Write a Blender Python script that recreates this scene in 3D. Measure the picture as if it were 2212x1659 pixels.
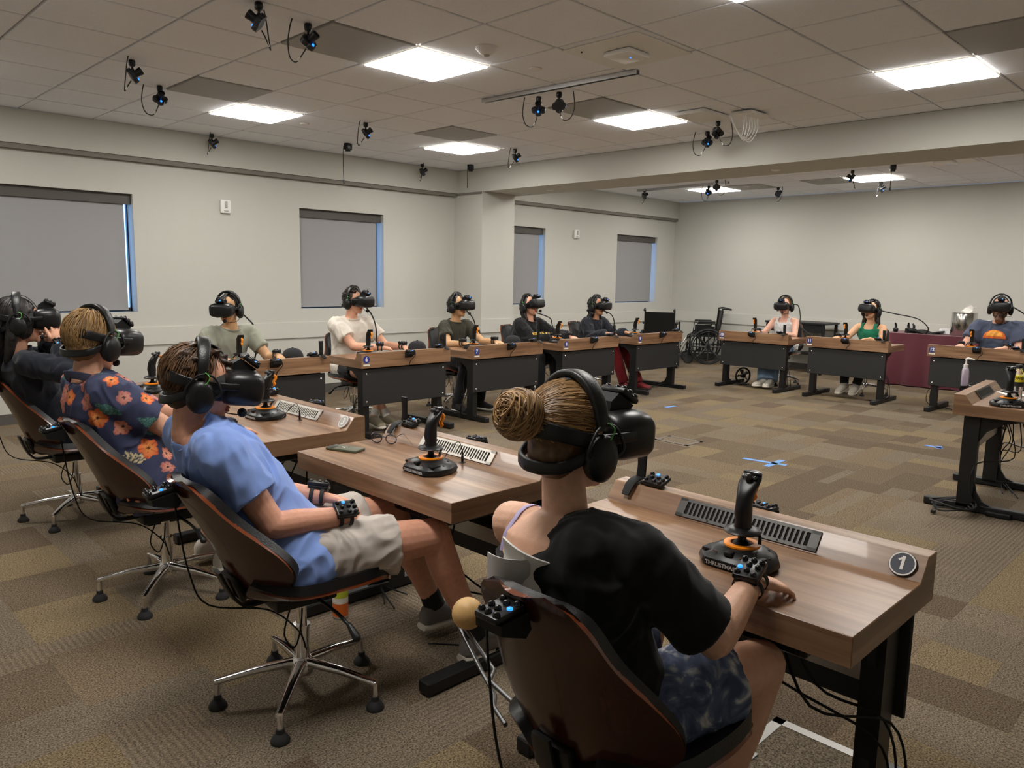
import bpy, bmesh, math, random
import numpy as np
from mathutils import Vector, Matrix, Euler, noise
from mathutils.bvhtree import BVHTree
for o in list(bpy.data.objects): bpy.data.objects.remove(o)
S = bpy.context.scene; COL = S.collection
rnd = random.Random(7); pi = math.pi; R = math.radians

# ---------------------------------------------------------------- camera, world, exposure
CAMZ = 1.46
cd = bpy.data.cameras.new('camera'); cam = bpy.data.objects.new('camera', cd); COL.objects.link(cam)
cd.sensor_fit = 'HORIZONTAL'; cd.sensor_width = 36; cd.lens = 36 * 1664.0 / 2212; cd.clip_start = .05
r_ = Vector((.71005292, -.70391466, .01813832)); u_ = Vector((.08521795, .11147392, .99010679)); f_ = Vector((.69897264, .70148251, -.13913855))
cam.matrix_world = Matrix(((r_.x, u_.x, -f_.x, 0), (r_.y, u_.y, -f_.y, 0), (r_.z, u_.z, -f_.z, CAMZ), (0, 0, 0, 1)))
S.camera = cam
S.view_settings.view_transform = 'Standard'; S.view_settings.look = 'None'
S.view_settings.gamma = 1; S.view_settings.use_curve_mapping = False
S.view_settings.exposure = 0.22
W = bpy.data.worlds.new('world'); S.world = W; W.use_nodes = True
W.node_tree.nodes['Background'].inputs[0].default_value = (.30, .56, 1, 1)
W.node_tree.nodes['Background'].inputs[1].default_value = 4.0
LIGHT = 28.0      # radiance of the ceiling panels

# ---------------------------------------------------------------- materials
MATS = {}
def mat(name, col=(.5, .5, .5), rough=.5, metal=0, spec=.5, emit=None, es=0, alpha=1, trans=0, coat=0, bump=None, var=None, sheen=0):
    """bump=(scale,strength) noise bump; var=(scale,amount) noise colour variation"""
    if name in MATS: return MATS[name]
    m = bpy.data.materials.new(name); m.use_nodes = True; MATS[name] = m
    nt = m.node_tree; b = nt.nodes['Principled BSDF']
    b.inputs['Base Color'].default_value = (*col, 1); b.inputs['Roughness'].default_value = rough
    b.inputs['Metallic'].default_value = metal; b.inputs['Specular IOR Level'].default_value = spec
    if coat: b.inputs['Coat Weight'].default_value = coat; b.inputs['Coat Roughness'].default_value = .15
    if trans: b.inputs['Transmission Weight'].default_value = trans
    if sheen: b.inputs['Sheen Weight'].default_value = sheen
    if alpha < 1: b.inputs['Alpha'].default_value = alpha
    if emit: b.inputs['Emission Color'].default_value = (*emit, 1); b.inputs['Emission Strength'].default_value = es
    if bump or var:
        tc = nt.nodes.new('ShaderNodeTexCoord')
    if bump:
        n = nt.nodes.new('ShaderNodeTexNoise'); n.inputs['Scale'].default_value = bump[0]; n.inputs['Detail'].default_value = 4
        bp = nt.nodes.new('ShaderNodeBump'); bp.inputs['Strength'].default_value = bump[1]; bp.inputs['Distance'].default_value = .004
        nt.links.new(tc.outputs['Object'], n.inputs['Vector']); nt.links.new(n.outputs['Fac'], bp.inputs['Height']); nt.links.new(bp.outputs['Normal'], b.inputs['Normal'])
    if var:
        n = nt.nodes.new('ShaderNodeTexNoise'); n.inputs['Scale'].default_value = var[0]; n.inputs['Detail'].default_value = 5
        rp = nt.nodes.new('ShaderNodeValToRGB'); a = var[1]
        rp.color_ramp.elements[0].position = .3; rp.color_ramp.elements[1].position = .7
        rp.color_ramp.elements[0].color = (*[c * (1 - a) for c in col], 1); rp.color_ramp.elements[1].color = (*[min(1, c * (1 + a)) for c in col], 1)
        nt.links.new(tc.outputs['Object'], n.inputs['Vector']); nt.links.new(n.outputs['Fac'], rp.inputs['Fac']); nt.links.new(rp.outputs['Color'], b.inputs['Base Color'])
    return m
def srgb(r, g, b): return tuple(((c / 255 + .055) / 1.055) ** 2.4 if c > 10 else c / 255 / 12.92 for c in (r, g, b))

def wood(name, axis, c0, c1, c2, rough=.32):
    if name in MATS: return MATS[name]
    m = bpy.data.materials.new(name); m.use_nodes = True; MATS[name] = m
    nt = m.node_tree; b = nt.nodes['Principled BSDF']; N = nt.nodes.new; L = nt.links.new
    tc = N('ShaderNodeTexCoord'); oi = N('ShaderNodeObjectInfo')
    mp = N('ShaderNodeMapping'); sc = [38, 38, 38]; sc[axis] = 1.6
    mp.inputs['Scale'].default_value = sc
    add = N('ShaderNodeVectorMath'); add.operation = 'ADD'
    mul = N('ShaderNodeVectorMath'); mul.operation = 'SCALE'; mul.inputs['Scale'].default_value = 17.
    cb = N('ShaderNodeCombineXYZ')
    for i in range(3): L(oi.outputs['Random'], cb.inputs[i])
    L(cb.outputs[0], mul.inputs[0]); L(tc.outputs['Object'], add.inputs[0]); L(mul.outputs[0], add.inputs[1]); L(add.outputs[0], mp.inputs['Vector'])
    n1 = N('ShaderNodeTexNoise'); n1.inputs['Scale'].default_value = 1; n1.inputs['Detail'].default_value = 6; n1.inputs['Distortion'].default_value = .6
    L(mp.outputs[0], n1.inputs['Vector'])
    mp2 = N('ShaderNodeMapping'); s2 = [5, 5, 5]; s2[axis] = .7; mp2.inputs['Scale'].default_value = s2
    L(add.outputs[0], mp2.inputs['Vector'])
    n2 = N('ShaderNodeTexNoise'); n2.inputs['Scale'].default_value = 1.3; n2.inputs['Detail'].default_value = 3; n2.inputs['Distortion'].default_value = 1.2
    L(mp2.outputs[0], n2.inputs['Vector'])
    mx = N('ShaderNodeMath'); mx.operation = 'ADD'; h = N('ShaderNodeMath'); h.operation = 'MULTIPLY'; h.inputs[1].default_value = .5
    L(n1.outputs['Fac'], mx.inputs[0]); L(n2.outputs['Fac'], mx.inputs[1]); L(mx.outputs[0], h.inputs[0])
    rp = N('ShaderNodeValToRGB'); e = rp.color_ramp.elements
    e[0].position = .36; e[0].color = (*c0, 1); e[1].position = .64; e[1].color = (*c2, 1)
    k = e.new(.5); k.color = (*c1, 1)
    L(h.outputs[0], rp.inputs['Fac']); L(rp.outputs['Color'], b.inputs['Base Color'])
    b.inputs['Roughness'].default_value = rough; b.inputs['Coat Weight'].default_value = .15
    bp = N('ShaderNodeBump'); bp.inputs['Strength'].default_value = .08; bp.inputs['Distance'].default_value = .002
    L(n1.outputs['Fac'], bp.inputs['Height']); L(bp.outputs['Normal'], b.inputs['Normal'])
    return m

# ---------------------------------------------------------------- mesh helpers
def nrm(v): v = np.asarray(v, float); return v / (np.linalg.norm(v) + 1e-12)
class MB:
    def __init__(s): s.v = []; s.f = []; s.m = []; s.mi = 0
    def add(s, vs, fs):
        o = len(s.v); s.v += [tuple(map(float, p)) for p in vs]; s.f += [tuple(i + o for i in f) for f in fs]; s.m += [s.mi] * len(fs); return s
    def box(s, c, d, rot=None):
        c = Vector(c); h = Vector(d) / 2; M_ = rot if rot is not None else Matrix.Identity(3)
        vs = [c + M_ @ Vector((x * h.x, y * h.y, z * h.z)) for x in (-1, 1) for y in (-1, 1) for z in (-1, 1)]
        return s.add(vs, [(0, 1, 3, 2), (4, 6, 7, 5), (0, 4, 5, 1), (2, 3, 7, 6), (0, 2, 6, 4), (1, 5, 7, 3)])
    def bb(s, a, b): return s.box([(x + y) / 2 for x, y in zip(a, b)], [abs(x - y) for x, y in zip(a, b)])
    def rbox(s, c, d, r=.01, rot=None, seg=2):
        bm = bmesh.new(); bmesh.ops.create_cube(bm, size=1)
        for v in bm.verts: v.co = Vector((v.co.x * d[0], v.co.y * d[1], v.co.z * d[2]))
        bmesh.ops.bevel(bm, geom=bm.edges[:] , offset=r, segments=seg, profile=.5, affect='EDGES')
        M_ = rot if rot is not None else Matrix.Identity(3); c = Vector(c)
        bm.verts.index_update()
        s.add([c + M_ @ v.co for v in bm.verts], [[v.index for v in f.verts] for f in bm.faces]); bm.free(); return s
    def loft(s, secs, n=20, cap=True):
        """secs: (center, axis_a, axis_b, ra, rb[, power])"""
        vs = []; fs = []
        for q in secs:
            c, a, b, ra, rb = q[:5]; p = q[5] if len(q) > 5 else 2
            c = np.asarray(c, float); a = nrm(a); b = nrm(b)
            for i in range(n):
                t = 2 * pi * i / n; ct, st = math.cos(t), math.sin(t)
                x = math.copysign(abs(ct) ** (2 / p), ct); y = math.copysign(abs(st) ** (2 / p), st)
                vs.append(c + a * ra * x + b * rb * y)
        k = len(secs)
        for j in range(k - 1):
            for i in range(n): fs.append((j * n + i, j * n + (i + 1) % n, (j + 1) * n + (i + 1) % n, (j + 1) * n + i))
        if cap: fs.append(tuple(range(n))[::-1]); fs.append(tuple((k - 1) * n + i for i in range(n)))
        return s.add(vs, fs)
    def tube(s, pts, r, n=8, smooth=0, round_ends=False, flat=1.0, up=None):
        P = [np.asarray(p, float) for p in pts]
        rr = list(r) if hasattr(r, '__len__') else [r] * len(P)
        if smooth and len(P) > 2:
            Q = []; q2 = []
            for i in range(len(P) - 1):
                p0 = P[max(i - 1, 0)]; p1 = P[i]; p2 = P[i + 1]; p3 = P[min(i + 2, len(P) - 1)]
                for k in range(smooth):
                    t = k / smooth
                    Q.append(.5 * (2 * p1 + (p2 - p0) * t + (2 * p0 - 5 * p1 + 4 * p2 - p3) * t * t + (3 * p1 - p0 - 3 * p2 + p3) * t ** 3)); q2.append(rr[i] * (1 - t) + rr[i + 1] * t)
            Q.append(P[-1]); q2.append(rr[-1]); P, rr = Q, q2
        T = [nrm(P[min(i + 1, len(P) - 1)] - P[max(i - 1, 0)]) for i in range(len(P))]
        a = np.asarray(up, float) if up is not None else np.array((0, 0, 1.)) if abs(T[0][2]) < .9 else np.array((1., 0, 0))
        secs = []
        if round_ends:
            P2 = []; r2 = []; T2 = []
            for ang in (80, 55, 28): P2.append(P[0] - T[0] * rr[0] * math.sin(R(ang))); r2.append(rr[0] * math.cos(R(ang))); T2.append(T[0])
            P2 += P; r2 += rr; T2 += T
            for ang in (28, 55, 80): P2.append(P[-1] + T[-1] * rr[-1] * math.sin(R(ang))); r2.append(rr[-1] * math.cos(R(ang))); T2.append(T[-1])
            P, rr, T = P2, r2, T2
        for p, t, q in zip(P, T, rr):
            a = a - t * np.dot(a, t); a = nrm(a); b = np.cross(t, a); secs.append((p, a, b, q, q * flat))
        return s.loft(secs, n)
    def cyl(s, p0, p1, r0, r1=None, n=16): return s.tube([p0, p1], [r0, r0 if r1 is None else r1], n)
    def lathe(s, prof, c=(0, 0, 0), n=24, axis=(0, 0, 1), up=None):
        z = nrm(axis); a = nrm(np.cross(z, (0, 1, 0) if abs(z[1]) < .9 else (1, 0, 0))) if up is None else nrm(up); b = np.cross(z, a); c = np.asarray(c, float)
        return s.loft([(c + z * h, a, b, max(r, 1e-5), max(r, 1e-5)) for r, h in prof], n)
    def ell(s, c, rad, rot=None, n=16, k=10):
        M_ = np.array(rot if rot is not None else Matrix.Identity(3)); c = np.asarray(c, float)
        secs = []
        for j in range(k + 1):
            t = -pi / 2 + pi * (j + .02 * (1 if j == 0 else -1 if j == k else 0)) / k
            q = max(math.cos(t), .02); secs.append((c + M_[:, 2] * rad[2] * math.sin(t), M_[:, 0], M_[:, 1], rad[0] * q, rad[1] * q))
        return s.loft(secs, n)
    def ribbon(s, pts, side, w, t, smooth=4, wp=None):
        """flat band along pts; side = width directions per point"""
        P = [np.asarray(p, float) for p in pts]; D = [nrm(d) for d in side]; ww = list(w) if hasattr(w, '__len__') else [w] * len(P)
        if smooth:
            Q = []; E = []; q3 = []
            for i in range(len(P) - 1):
                p0 = P[max(i - 1, 0)]; p1 = P[i]; p2 = P[i + 1]; p3 = P[min(i + 2, len(P) - 1)]
                for k in range(smooth):
                    u = k / smooth
                    Q.append(.5 * (2 * p1 + (p2 - p0) * u + (2 * p0 - 5 * p1 + 4 * p2 - p3) * u * u + (3 * p1 - p0 - 3 * p2 + p3) * u ** 3)); E.append(nrm(D[i] * (1 - u) + D[i + 1] * u)); q3.append(ww[i] * (1 - u) + ww[i + 1] * u)
            P = Q + [P[-1]]; D = E + [D[-1]]; ww = q3 + [ww[-1]]
        secs = []
        for i, p in enumerate(P):
            tt = nrm(P[min(i + 1, len(P) - 1)] - P[max(i - 1, 0)]); d = nrm(D[i] - tt * np.dot(D[i], tt)); nn = np.cross(tt, d)
            secs.append((p, d, nn, ww[i] / 2, t / 2, 4))
        return s.loft(secs, 12)
    def prism(s, poly, x0, x1, axis=0):
        """extrude 2D polygon along axis"""
        n = len(poly)
        def P(x, q): return ((x, q[0], q[1]), (q[0], x, q[1]), (q[0], q[1], x))[axis]
        return s.add([P(x0, q) for q in poly] + [P(x1, q) for q in poly], [tuple(range(n))[::-1], tuple(range(n, 2 * n))] + [(i, (i + 1) % n, n + (i + 1) % n, n + i) for i in range(n)])
    def mesh(s, name, mats, smooth=None):
        me = bpy.data.meshes.new(name); me.from_pydata(s.v, [], s.f); 
        for m in (mats if isinstance(mats, (list, tuple)) else [mats]): me.materials.append(m)
        if len(me.materials) > 1: me.polygons.foreach_set('material_index', s.m)
        bm = bmesh.new(); bm.from_mesh(me); bmesh.ops.recalc_face_normals(bm, faces=bm.faces); bm.to_mesh(me); bm.free()
        if smooth:
            me.shade_smooth(); me.set_sharp_from_angle(angle=R(smooth))
        me.update(); return me
    def build(s, name, mats, parent=None, smooth=None, loc=None, rot=None):
        return obj(name, s.mesh(name, mats, smooth), parent, loc, rot)
def obj(name, me, parent=None, loc=None, rot=None):
    o = bpy.data.objects.new(name, me); COL.objects.link(o)
    if parent is not None: o.parent = parent
    if loc is not None: o.location = loc
    if rot is not None: o.rotation_euler = rot
    return o
def tag(o, label=None, cat=None, group=None, kind=None):
    if label: o['label'] = label
    if cat: o['category'] = cat
    if group: o['group'] = group
    if kind: o['kind'] = kind
    return o
def empty(name, loc=(0, 0, 0), rz=0, label=None, cat=None, group=None):
    o = bpy.data.objects.new(name, None); COL.objects.link(o); o.location = loc; o.rotation_euler = (0, 0, rz); o.empty_display_size = .05
    return tag(o, label, cat, group)
def copy_tree(o, parent=None):
    c = o.copy(); COL.objects.link(c); c.parent = parent
    for ch in list(o.children): copy_tree(ch, c)
    return c
def text_mesh(txt, size, ext=.001, off=0.0, font_shear=0):
    cu = bpy.data.curves.new('txt', 'FONT'); cu.body = txt; cu.size = size; cu.extrude = ext; cu.offset = off; cu.align_x = 'CENTER'; cu.align_y = 'CENTER'; cu.resolution_u = 3
    o = bpy.data.objects.new('txt', cu); COL.objects.link(o)
    me = bpy.data.meshes.new_from_object(o.evaluated_get(bpy.context.evaluated_depsgraph_get())); bpy.data.objects.remove(o); return me
# ---------------------------------------------------------------- room
XF, YW, X0, Y0, ZC = 12.49, 8.29, -1.7, -2.3, 2.861
SOY = 8.21; BX0, BX1, BZ = 7.075, 7.79, 2.56
TS = .6096; GX, GY = 1.885, 4.604
m_wall = mat('wall_paint', srgb(193, 192, 184), .85, bump=(160, .25))
m_ceil = mat('ceiling_tile', srgb(240, 243, 250), .95, bump=(260, .5), var=(240, .06))
m_grid = mat('ceiling_grid', srgb(200, 196, 190), .6)
m_diff = mat('air_diffuser', srgb(168, 168, 166), .7, bump=(600, .4))
m_strip = mat('strip_grey', srgb(120, 116, 108), .7)
m_black = mat('black_plastic', (.007, .007, .0075), .36, spec=.4)
m_blackm = mat('black_matte', (.007, .007, .0075), .6, spec=.3)
m_metal = mat('black_steel', (.009, .009, .0095), .42, spec=.4)
m_leather = mat('black_leather', (.007, .007, .0075), .36, spec=.4, bump=(220, .2))
m_chrome = mat('chrome', (.82, .82, .84), .08, 1)
m_alu = mat('brushed_aluminium', (.55, .55, .55), .35, 1)
m_white = mat('white_plastic', srgb(232, 230, 226), .45)
m_led = mat('blue_led', (.02, .12, .5), .3, emit=(.02, .22, 1), es=1.8)
m_orange = mat('orange_plastic', srgb(255, 150, 10), .4)
m_rubber = mat('rubber', (.02, .02, .021), .75)

wl = MB(); wins = [(.2, 2.85), (4.70, 5.89), (7.72, 8.935), (10.75, 11.945)]; WZ0, WZ1 = 1.025, 2.2
xs = X0
for a, b in wins:
    wl.bb((xs, YW, 0), (a, YW + .22, ZC)); wl.bb((a, YW, 0), (b, YW + .22, WZ0)); wl.bb((a, YW, WZ1), (b, YW + .22, ZC)); xs = b
wl.bb((xs, YW, 0), (XF, YW + .22, ZC))
wall_left = tag(wl.build('wall_left', m_wall), 'light grey window wall with four roller blinds', kind='structure')
tag(MB().bb((XF, Y0 - .2, 0), (XF + .2, YW + .22, ZC)).build('wall_far', m_wall), kind='structure')
tag(MB().bb((X0 - .2, Y0 - .2, 0), (X0, YW + .22, ZC)).build('wall_back', m_wall), kind='structure')
tag(MB().bb((X0, Y0 - .2, 0), (XF, Y0, ZC)).build('wall_right', m_wall), kind='structure')
tag(MB().bb((X0 - .2, Y0 - .2, ZC + .02), (XF + .2, YW + .22, ZC + .3)).build('ceiling', m_grid), kind='structure')
ceiling = bpy.data.objects['ceiling']
tag(MB().bb((X0, SOY, BZ), (BX0, YW, ZC)).bb((BX1, SOY, BZ), (XF, YW, ZC)).build('wall_soffit', m_wall), kind='structure')
tag(MB().bb((BX0, Y0, BZ), (BX1, YW, ZC)).build('ceiling_beam', m_wall), kind='structure')
tag(MB().bb((X0, SOY + .02, BZ - .045), (BX0, YW, BZ)).bb((BX1, SOY + .02, BZ - .045), (XF, YW, BZ)).bb((BX0 - .012, 7.73, BZ - .03), (BX0, YW, BZ)).build('soffit_strip', m_strip), kind='structure')  # darker grey strip along the bottom of the soffit
tag(MB().bb((BX0, 7.72, 0), (7.68, YW, BZ)).build('wall_column', m_wall), kind='structure')
m_rail = mat('chair_rail', srgb(198, 197, 189), .6)
rl = MB(); z0, z1, t = .684, .868, .018
def railseg(a, b):
    rl.bb((*a, z0), (*b, z1)); 
railseg((X0, YW - t), (BX0, YW)); railseg((BX0 - t, 7.72 - t), (BX0, YW)); railseg((BX0, 7.72 - t), (7.68 + t, 7.72)); railseg((7.68, 7.72), (7.68 + t, YW)); railseg((7.68, YW - t), (XF, YW)); railseg((XF - t, Y0), (XF, YW)); railseg((X0, Y0), (X0 + t, YW))
tag(rl.build('trim_2', m_rail), 'grey chair rail board running along the walls', kind='structure')
bs = MB(); m_base = mat('baseboard', srgb(84, 80, 76), .6)
for a, b in [((X0, YW - .012), (BX0, YW)), ((BX0 - .012, 7.71), (BX0, YW)), ((BX0, 7.708), (7.69, 7.72)), ((7.68, YW - .012), (XF, YW)), ((XF - .012, Y0), (XF, YW)), ((X0, Y0), (X0 + .012, YW))]: bs.bb((*a, 0), (*b, .1))
tag(bs.build('baseboard_left', m_base), kind='structure')

# windows: blind cassette, blind fabric, bottom bar, frame and glass
m_blind = mat('blind_fabric', srgb(150, 149, 150), .9, bump=(900, .2))
m_cas = mat('blind_cassette', srgb(76, 72, 68), .6)
m_frame = mat('window_frame', srgb(60, 62, 66), .5)
m_glass = mat('window_glass', (.75, .87, 1), .02, trans=1, spec=.3)
for k, (a, b) in enumerate(wins):
    w = tag(empty(f'window_{k+1}', ((a + b) / 2, YW, WZ0)), ['large window with lowered grey roller blind at the left edge', 'window with lowered grey blind behind the white-shirted man', 'narrow window with grey blind partly hidden by the column', 'window with lowered grey blind nearest the room corner'][k], kind='structure')
    h = (b - a) / 2; H_ = WZ1 - WZ0
    MB().bb((-h + .01, .05, H_ - .1), (h - .005, .11, H_)).build('blind_cassette', m_cas, w)
    MB().bb((-h + .012, .075, .035), (h - .065, .078, H_ - .1)).build('blind', m_blind, w)
    MB().bb((-h + .012, .068, .018), (h - .065, .086, .036)).build('blind_bottom_bar', m_blind, w)
    fr = MB(); 
    for q in ((-h, -h + .035), (h - .012, h)): fr.bb((q[0], .16, 0), (q[1], .2, H_))
    fr.bb((-h, .16, 0), (h, .2, .04)); fr.bb((-h, .16, H_ - .04), (h, .2, H_)); fr.build('window_frame', m_frame, w)
    MB().bb((-h, .178, 0), (h, .182, H_)).build('pane', m_glass, w)

# ceiling tiles (each a piece), lights and air diffusers
LCELL = [(2, 3), (2, -1), (2, -5), (6, 3), (6, -1), (6, -5), (-2, 3), (-2, -1), (-2, -5)]
DCELL = [(1, 2), (1, -1), (5, 2), (5, -1), (5, -6), (-3, 2), (1, -6), (-3, -1)]
FX, FY = BX1 + .08, 4.32
tile = MB().rbox((0, 0, .012), (TS - .016, TS - .016, .02), .004, seg=1).mesh('ceiling_tile', m_ceil)
nt_ = 0
gr = MB()
def cellrange(g, lo, hi):
    return range(int(math.floor((lo - g) / TS)), int(math.ceil((hi - g) / TS)))
m_lamp = mat('light_diffuser', (.9, .9, .88), .5, emit=(1, .965, .91), es=LIGHT)
m_lframe = mat('light_frame', srgb(225, 222, 215), .5)
lroot = MB().bb((-TS / 2 + .012, -TS / 2 + .012, -.012), (TS / 2 - .012, TS / 2 - .012, .004)).mesh('diffuser', m_lamp)  # lens dropped below the ceiling, glowing sides added to brighten the tiles
lf = MB()
for sx in (-1, 1): lf.bb((sx * (TS / 2 - .012), -TS / 2 + .004, -.006), (sx * (TS / 2 - .004), TS / 2 - .004, .012)); lf.bb((-TS / 2 + .004, sx * (TS / 2 - .012), -.006), (TS / 2 - .004, sx * (TS / 2 - .004), .012))
lframe = lf.mesh('frame', m_lframe)
dplate = MB().rbox((0, 0, .006), (TS - .014, TS - .014, .02), .004, seg=1)
dmesh = dplate.mesh('air_diffuser', m_diff)
def lamp(x, y, label):
    e = empty('ceiling_light', (x, y, ZC), 0, label, 'light', 'square ceiling light panels')
    obj('diffuser', lroot, e); obj('frame', lframe, e)
def diffuser(x, y, label):
    e = obj('air_diffuser', dmesh, None, (x, y, ZC)); tag(e, label, 'air vent', 'grey ceiling air vents')
LL = {(2, 3): 'square ceiling light panel nearest the wall strobe', (2, -1): 'brightest square ceiling light beside the smoke detector', (6, 3): 'square ceiling light nearest the column', (6, -1): 'square ceiling light left of the white cable hub', (6, -5): 'square ceiling light at the upper right near the beam'}
DL = {(1, 2): 'grey ceiling air vent beside two tracking cameras at left', (1, -1): 'large grey ceiling air vent left of the brightest light', (5, 2): 'grey ceiling air vent above the light nearest the column', (5, -1): 'grey ceiling air vent beside the metal ceiling rail', (5, -6): 'grey ceiling air vent at the upper right corner'}
for i in cellrange(GX, X0, BX0):
    for j in cellrange(GY, Y0, SOY):
        x0, x1 = GX + i * TS, GX + (i + 1) * TS; y0, y1 = GY + j * TS, GY + (j + 1) * TS
        full = x0 >= X0 - .01 and x1 <= BX0 + .01 and y0 >= Y0 and y1 <= SOY + .01
        cx, cy = (x0 + x1) / 2, (y0 + y1) / 2
        if full and (i, j) in LCELL: lamp(cx, cy, LL.get((i, j), {(2, -5): 'square ceiling light just touching the top edge', (-2, 3): 'square ceiling light above the left rear of the room', (-2, -1): 'square ceiling light above and left of the photographer', (-2, -5): 'square ceiling light above the photographer'}.get((i, j))))
        elif full and (i, j) in DCELL: diffuser(cx, cy, DL.get((i, j), {(-3, 2): 'grey ceiling air vent at the upper left corner', (1, -6): 'grey ceiling air vent above the photographer', (-3, -1): 'grey ceiling air vent behind the photographer'}.get((i, j))))
        elif i < -3 or j < -8: gr.bb((max(x0, X0) + .008, max(y0, Y0) + .008, ZC), (min(x1, BX0), y1 - .008, ZC + .02))
        elif full: obj('ceiling_tile', tile, ceiling, (cx, cy, ZC)); nt_ += 1
        else:
            a, b = (max(x0, X0) + .008, max(y0, Y0) + .008), (min(x1, BX0) - .004, min(y1, SOY) - .004)
            if b[0] - a[0] > .03 and b[1] - a[1] > .03: MB().bb((*a, ZC + .002), (*b, ZC + .022)).build('ceiling_tile', m_ceil, ceiling)
FL = {(5, 3): 'far square ceiling light behind the beam at left', (5, -1): 'far square ceiling light behind the beam at right'}
FD = {(5, 2): 'far grey ceiling air vent behind the beam at left', (5, 0): 'far grey ceiling air vent behind the beam in the middle'}
fx0, fy0 = 11.02 - 5.5 * TS, 6.62 - 3.5 * TS
for i in cellrange(fx0, BX1, XF):
    for j in cellrange(fy0, Y0, SOY):
        x0, x1 = fx0 + i * TS, fx0 + (i + 1) * TS; y0, y1 = fy0 + j * TS, fy0 + (j + 1) * TS; cx, cy = (x0 + x1) / 2, (y0 + y1) / 2
        a, b = (max(x0, BX1) + .008, max(y0, Y0) + .008), (min(x1, XF) - .004, min(y1, SOY) - .004)
        if b[0] - a[0] < .05 or b[1] - a[1] < .05: continue
        if (i, j) in ((5, 3), (5, -1), (5, -5), (1, 3), (1, -1), (1, -5)): lamp(cx, cy, FL.get((i, j), 'far ceiling light panel hidden above the beam, ' + {(1, 3): 'near the column', (1, -1): 'above the room centre', (1, -5): 'toward the right wall', (5, -5): 'by the far right wall'}.get((i, j), ''))); continue
        if (i, j) in FD: diffuser(cx, cy, FD[(i, j)]); continue
        if j < -4: gr.bb((*a, ZC), (*b, ZC + .02)); continue
        if abs(x1 - x0 - (b[0] - a[0])) < .02 and abs(y1 - y0 - (b[1] - a[1])) < .02: obj('ceiling_tile', tile, ceiling, (cx, cy, ZC))
        else: MB().bb((*a, ZC + .002), (*b, ZC + .022)).build('ceiling_tile', m_ceil, ceiling)
tag(gr.build('ceiling_tile', m_ceil, ceiling), kind='stuff')

# carpet: base slab and separate carpet pieces
def carpet(name, c, kind):
    m = bpy.data.materials.new(name); m.use_nodes = True; nt = m.node_tree; b = nt.nodes['Principled BSDF']; N = nt.nodes.new; L = nt.links.new
    b.inputs['Roughness'].default_value = .95; b.inputs['Specular IOR Level'].default_value = .12
    ge = N('ShaderNodeNewGeometry'); n = N('ShaderNodeTexNoise'); n.inputs['Scale'].default_value = 170; n.inputs['Detail'].default_value = 3
    L(ge.outputs['Position'], n.inputs['Vector'])
    rp = N('ShaderNodeValToRGB'); e = rp.color_ramp.elements; e[0].position = .33; e[1].position = .68
    e[0].color = (*[x * .35 for x in c], 1); e[1].color = (*[min(1, x * 1.75) for x in c], 1)
    L(n.outputs['Fac'], rp.inputs['Fac'])
    bp = N('ShaderNodeBump'); bp.inputs['Strength'].default_value = .7; bp.inputs['Distance'].default_value = .006
    if kind:
        w = N('ShaderNodeTexWave'); w.bands_direction = 'XYZ'[kind - 1]; w.inputs['Scale'].default_value = 14; w.inputs['Distortion'].default_value = 5; w.inputs['Detail'].default_value = 2; w.inputs['Detail Scale'].default_value = 9
        L(ge.outputs['Position'], w.inputs['Vector'])
        mx = N('ShaderNodeMix'); mx.data_type = 'RGBA'; mx.inputs[0].default_value = .28
        rp2 = N('ShaderNodeValToRGB'); e2 = rp2.color_ramp.elements; e2[0].position = .25; e2[1].position = .8; e2[0].color = (*[x * .5 for x in c], 1); e2[1].color = (*[min(1, x * 1.8) for x in c], 1)
        L(w.outputs['Fac'], rp2.inputs['Fac']); L(rp.outputs['Color'], mx.inputs[6]); L(rp2.outputs['Color'], mx.inputs[7]); L(mx.outputs[2], b.inputs['Base Color'])
        ad = N('ShaderNodeMath'); ad.operation = 'ADD'; L(w.outputs['Fac'], ad.inputs[0]); L(n.outputs['Fac'], ad.inputs[1]); L(ad.outputs[0], bp.inputs['Height'])
    else:
        L(rp.outputs['Color'], b.inputs['Base Color']); L(n.outputs['Fac'], bp.inputs['Height'])
    L(bp.outputs['Normal'], b.inputs['Normal']); return m
CC = [srgb(115, 100, 81), srgb(104, 91, 74), srgb(122, 107, 83), srgb(112, 101, 86), srgb(97, 84, 69), srgb(118, 106, 90)]
CM = [carpet(f'carpet_{k}', c, 0) for k, c in enumerate(CC)] + [carpet('carpet_rib_x', srgb(120, 107, 90), 1), carpet('carpet_rib_y', srgb(117, 105, 90), 2), carpet('carpet_rib_dark', srgb(110, 97, 80), 2)]
floor = tag(MB().bb((X0 - .2, Y0 - .2, -.12), (XF + .2, YW + .22, -.006)).build('floor', CM[1]), 'brown patchwork carpet floor', kind='structure')
cells = []
def split(x0, y0, x1, y1, d):
    w, h = x1 - x0, y1 - y0
    if d == 0 or (max(w, h) < .45 and rnd.random() < .5) or min(w, h) < .2: cells.append((x0, y0, x1, y1)); return
    if (w > h) if rnd.random() < .8 else (w < h):
        k = x0 + w * rnd.choice((.33, .5, .5, .67)); split(x0, y0, k, y1, d - 1); split(k, y0, x1, y1, d - 1)
    else:
        k = y0 + h * rnd.choice((.33, .5, .5, .67)); split(x0, y0, x1, k, d - 1); split(x0, k, x1, y1, d - 1)
ty = Y0
while ty < YW:
    tx = X0
    while tx < XF:
        split(tx, ty, min(tx + .8, XF), min(ty + .8, YW), 3); tx += .8
    ty += .8
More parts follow.
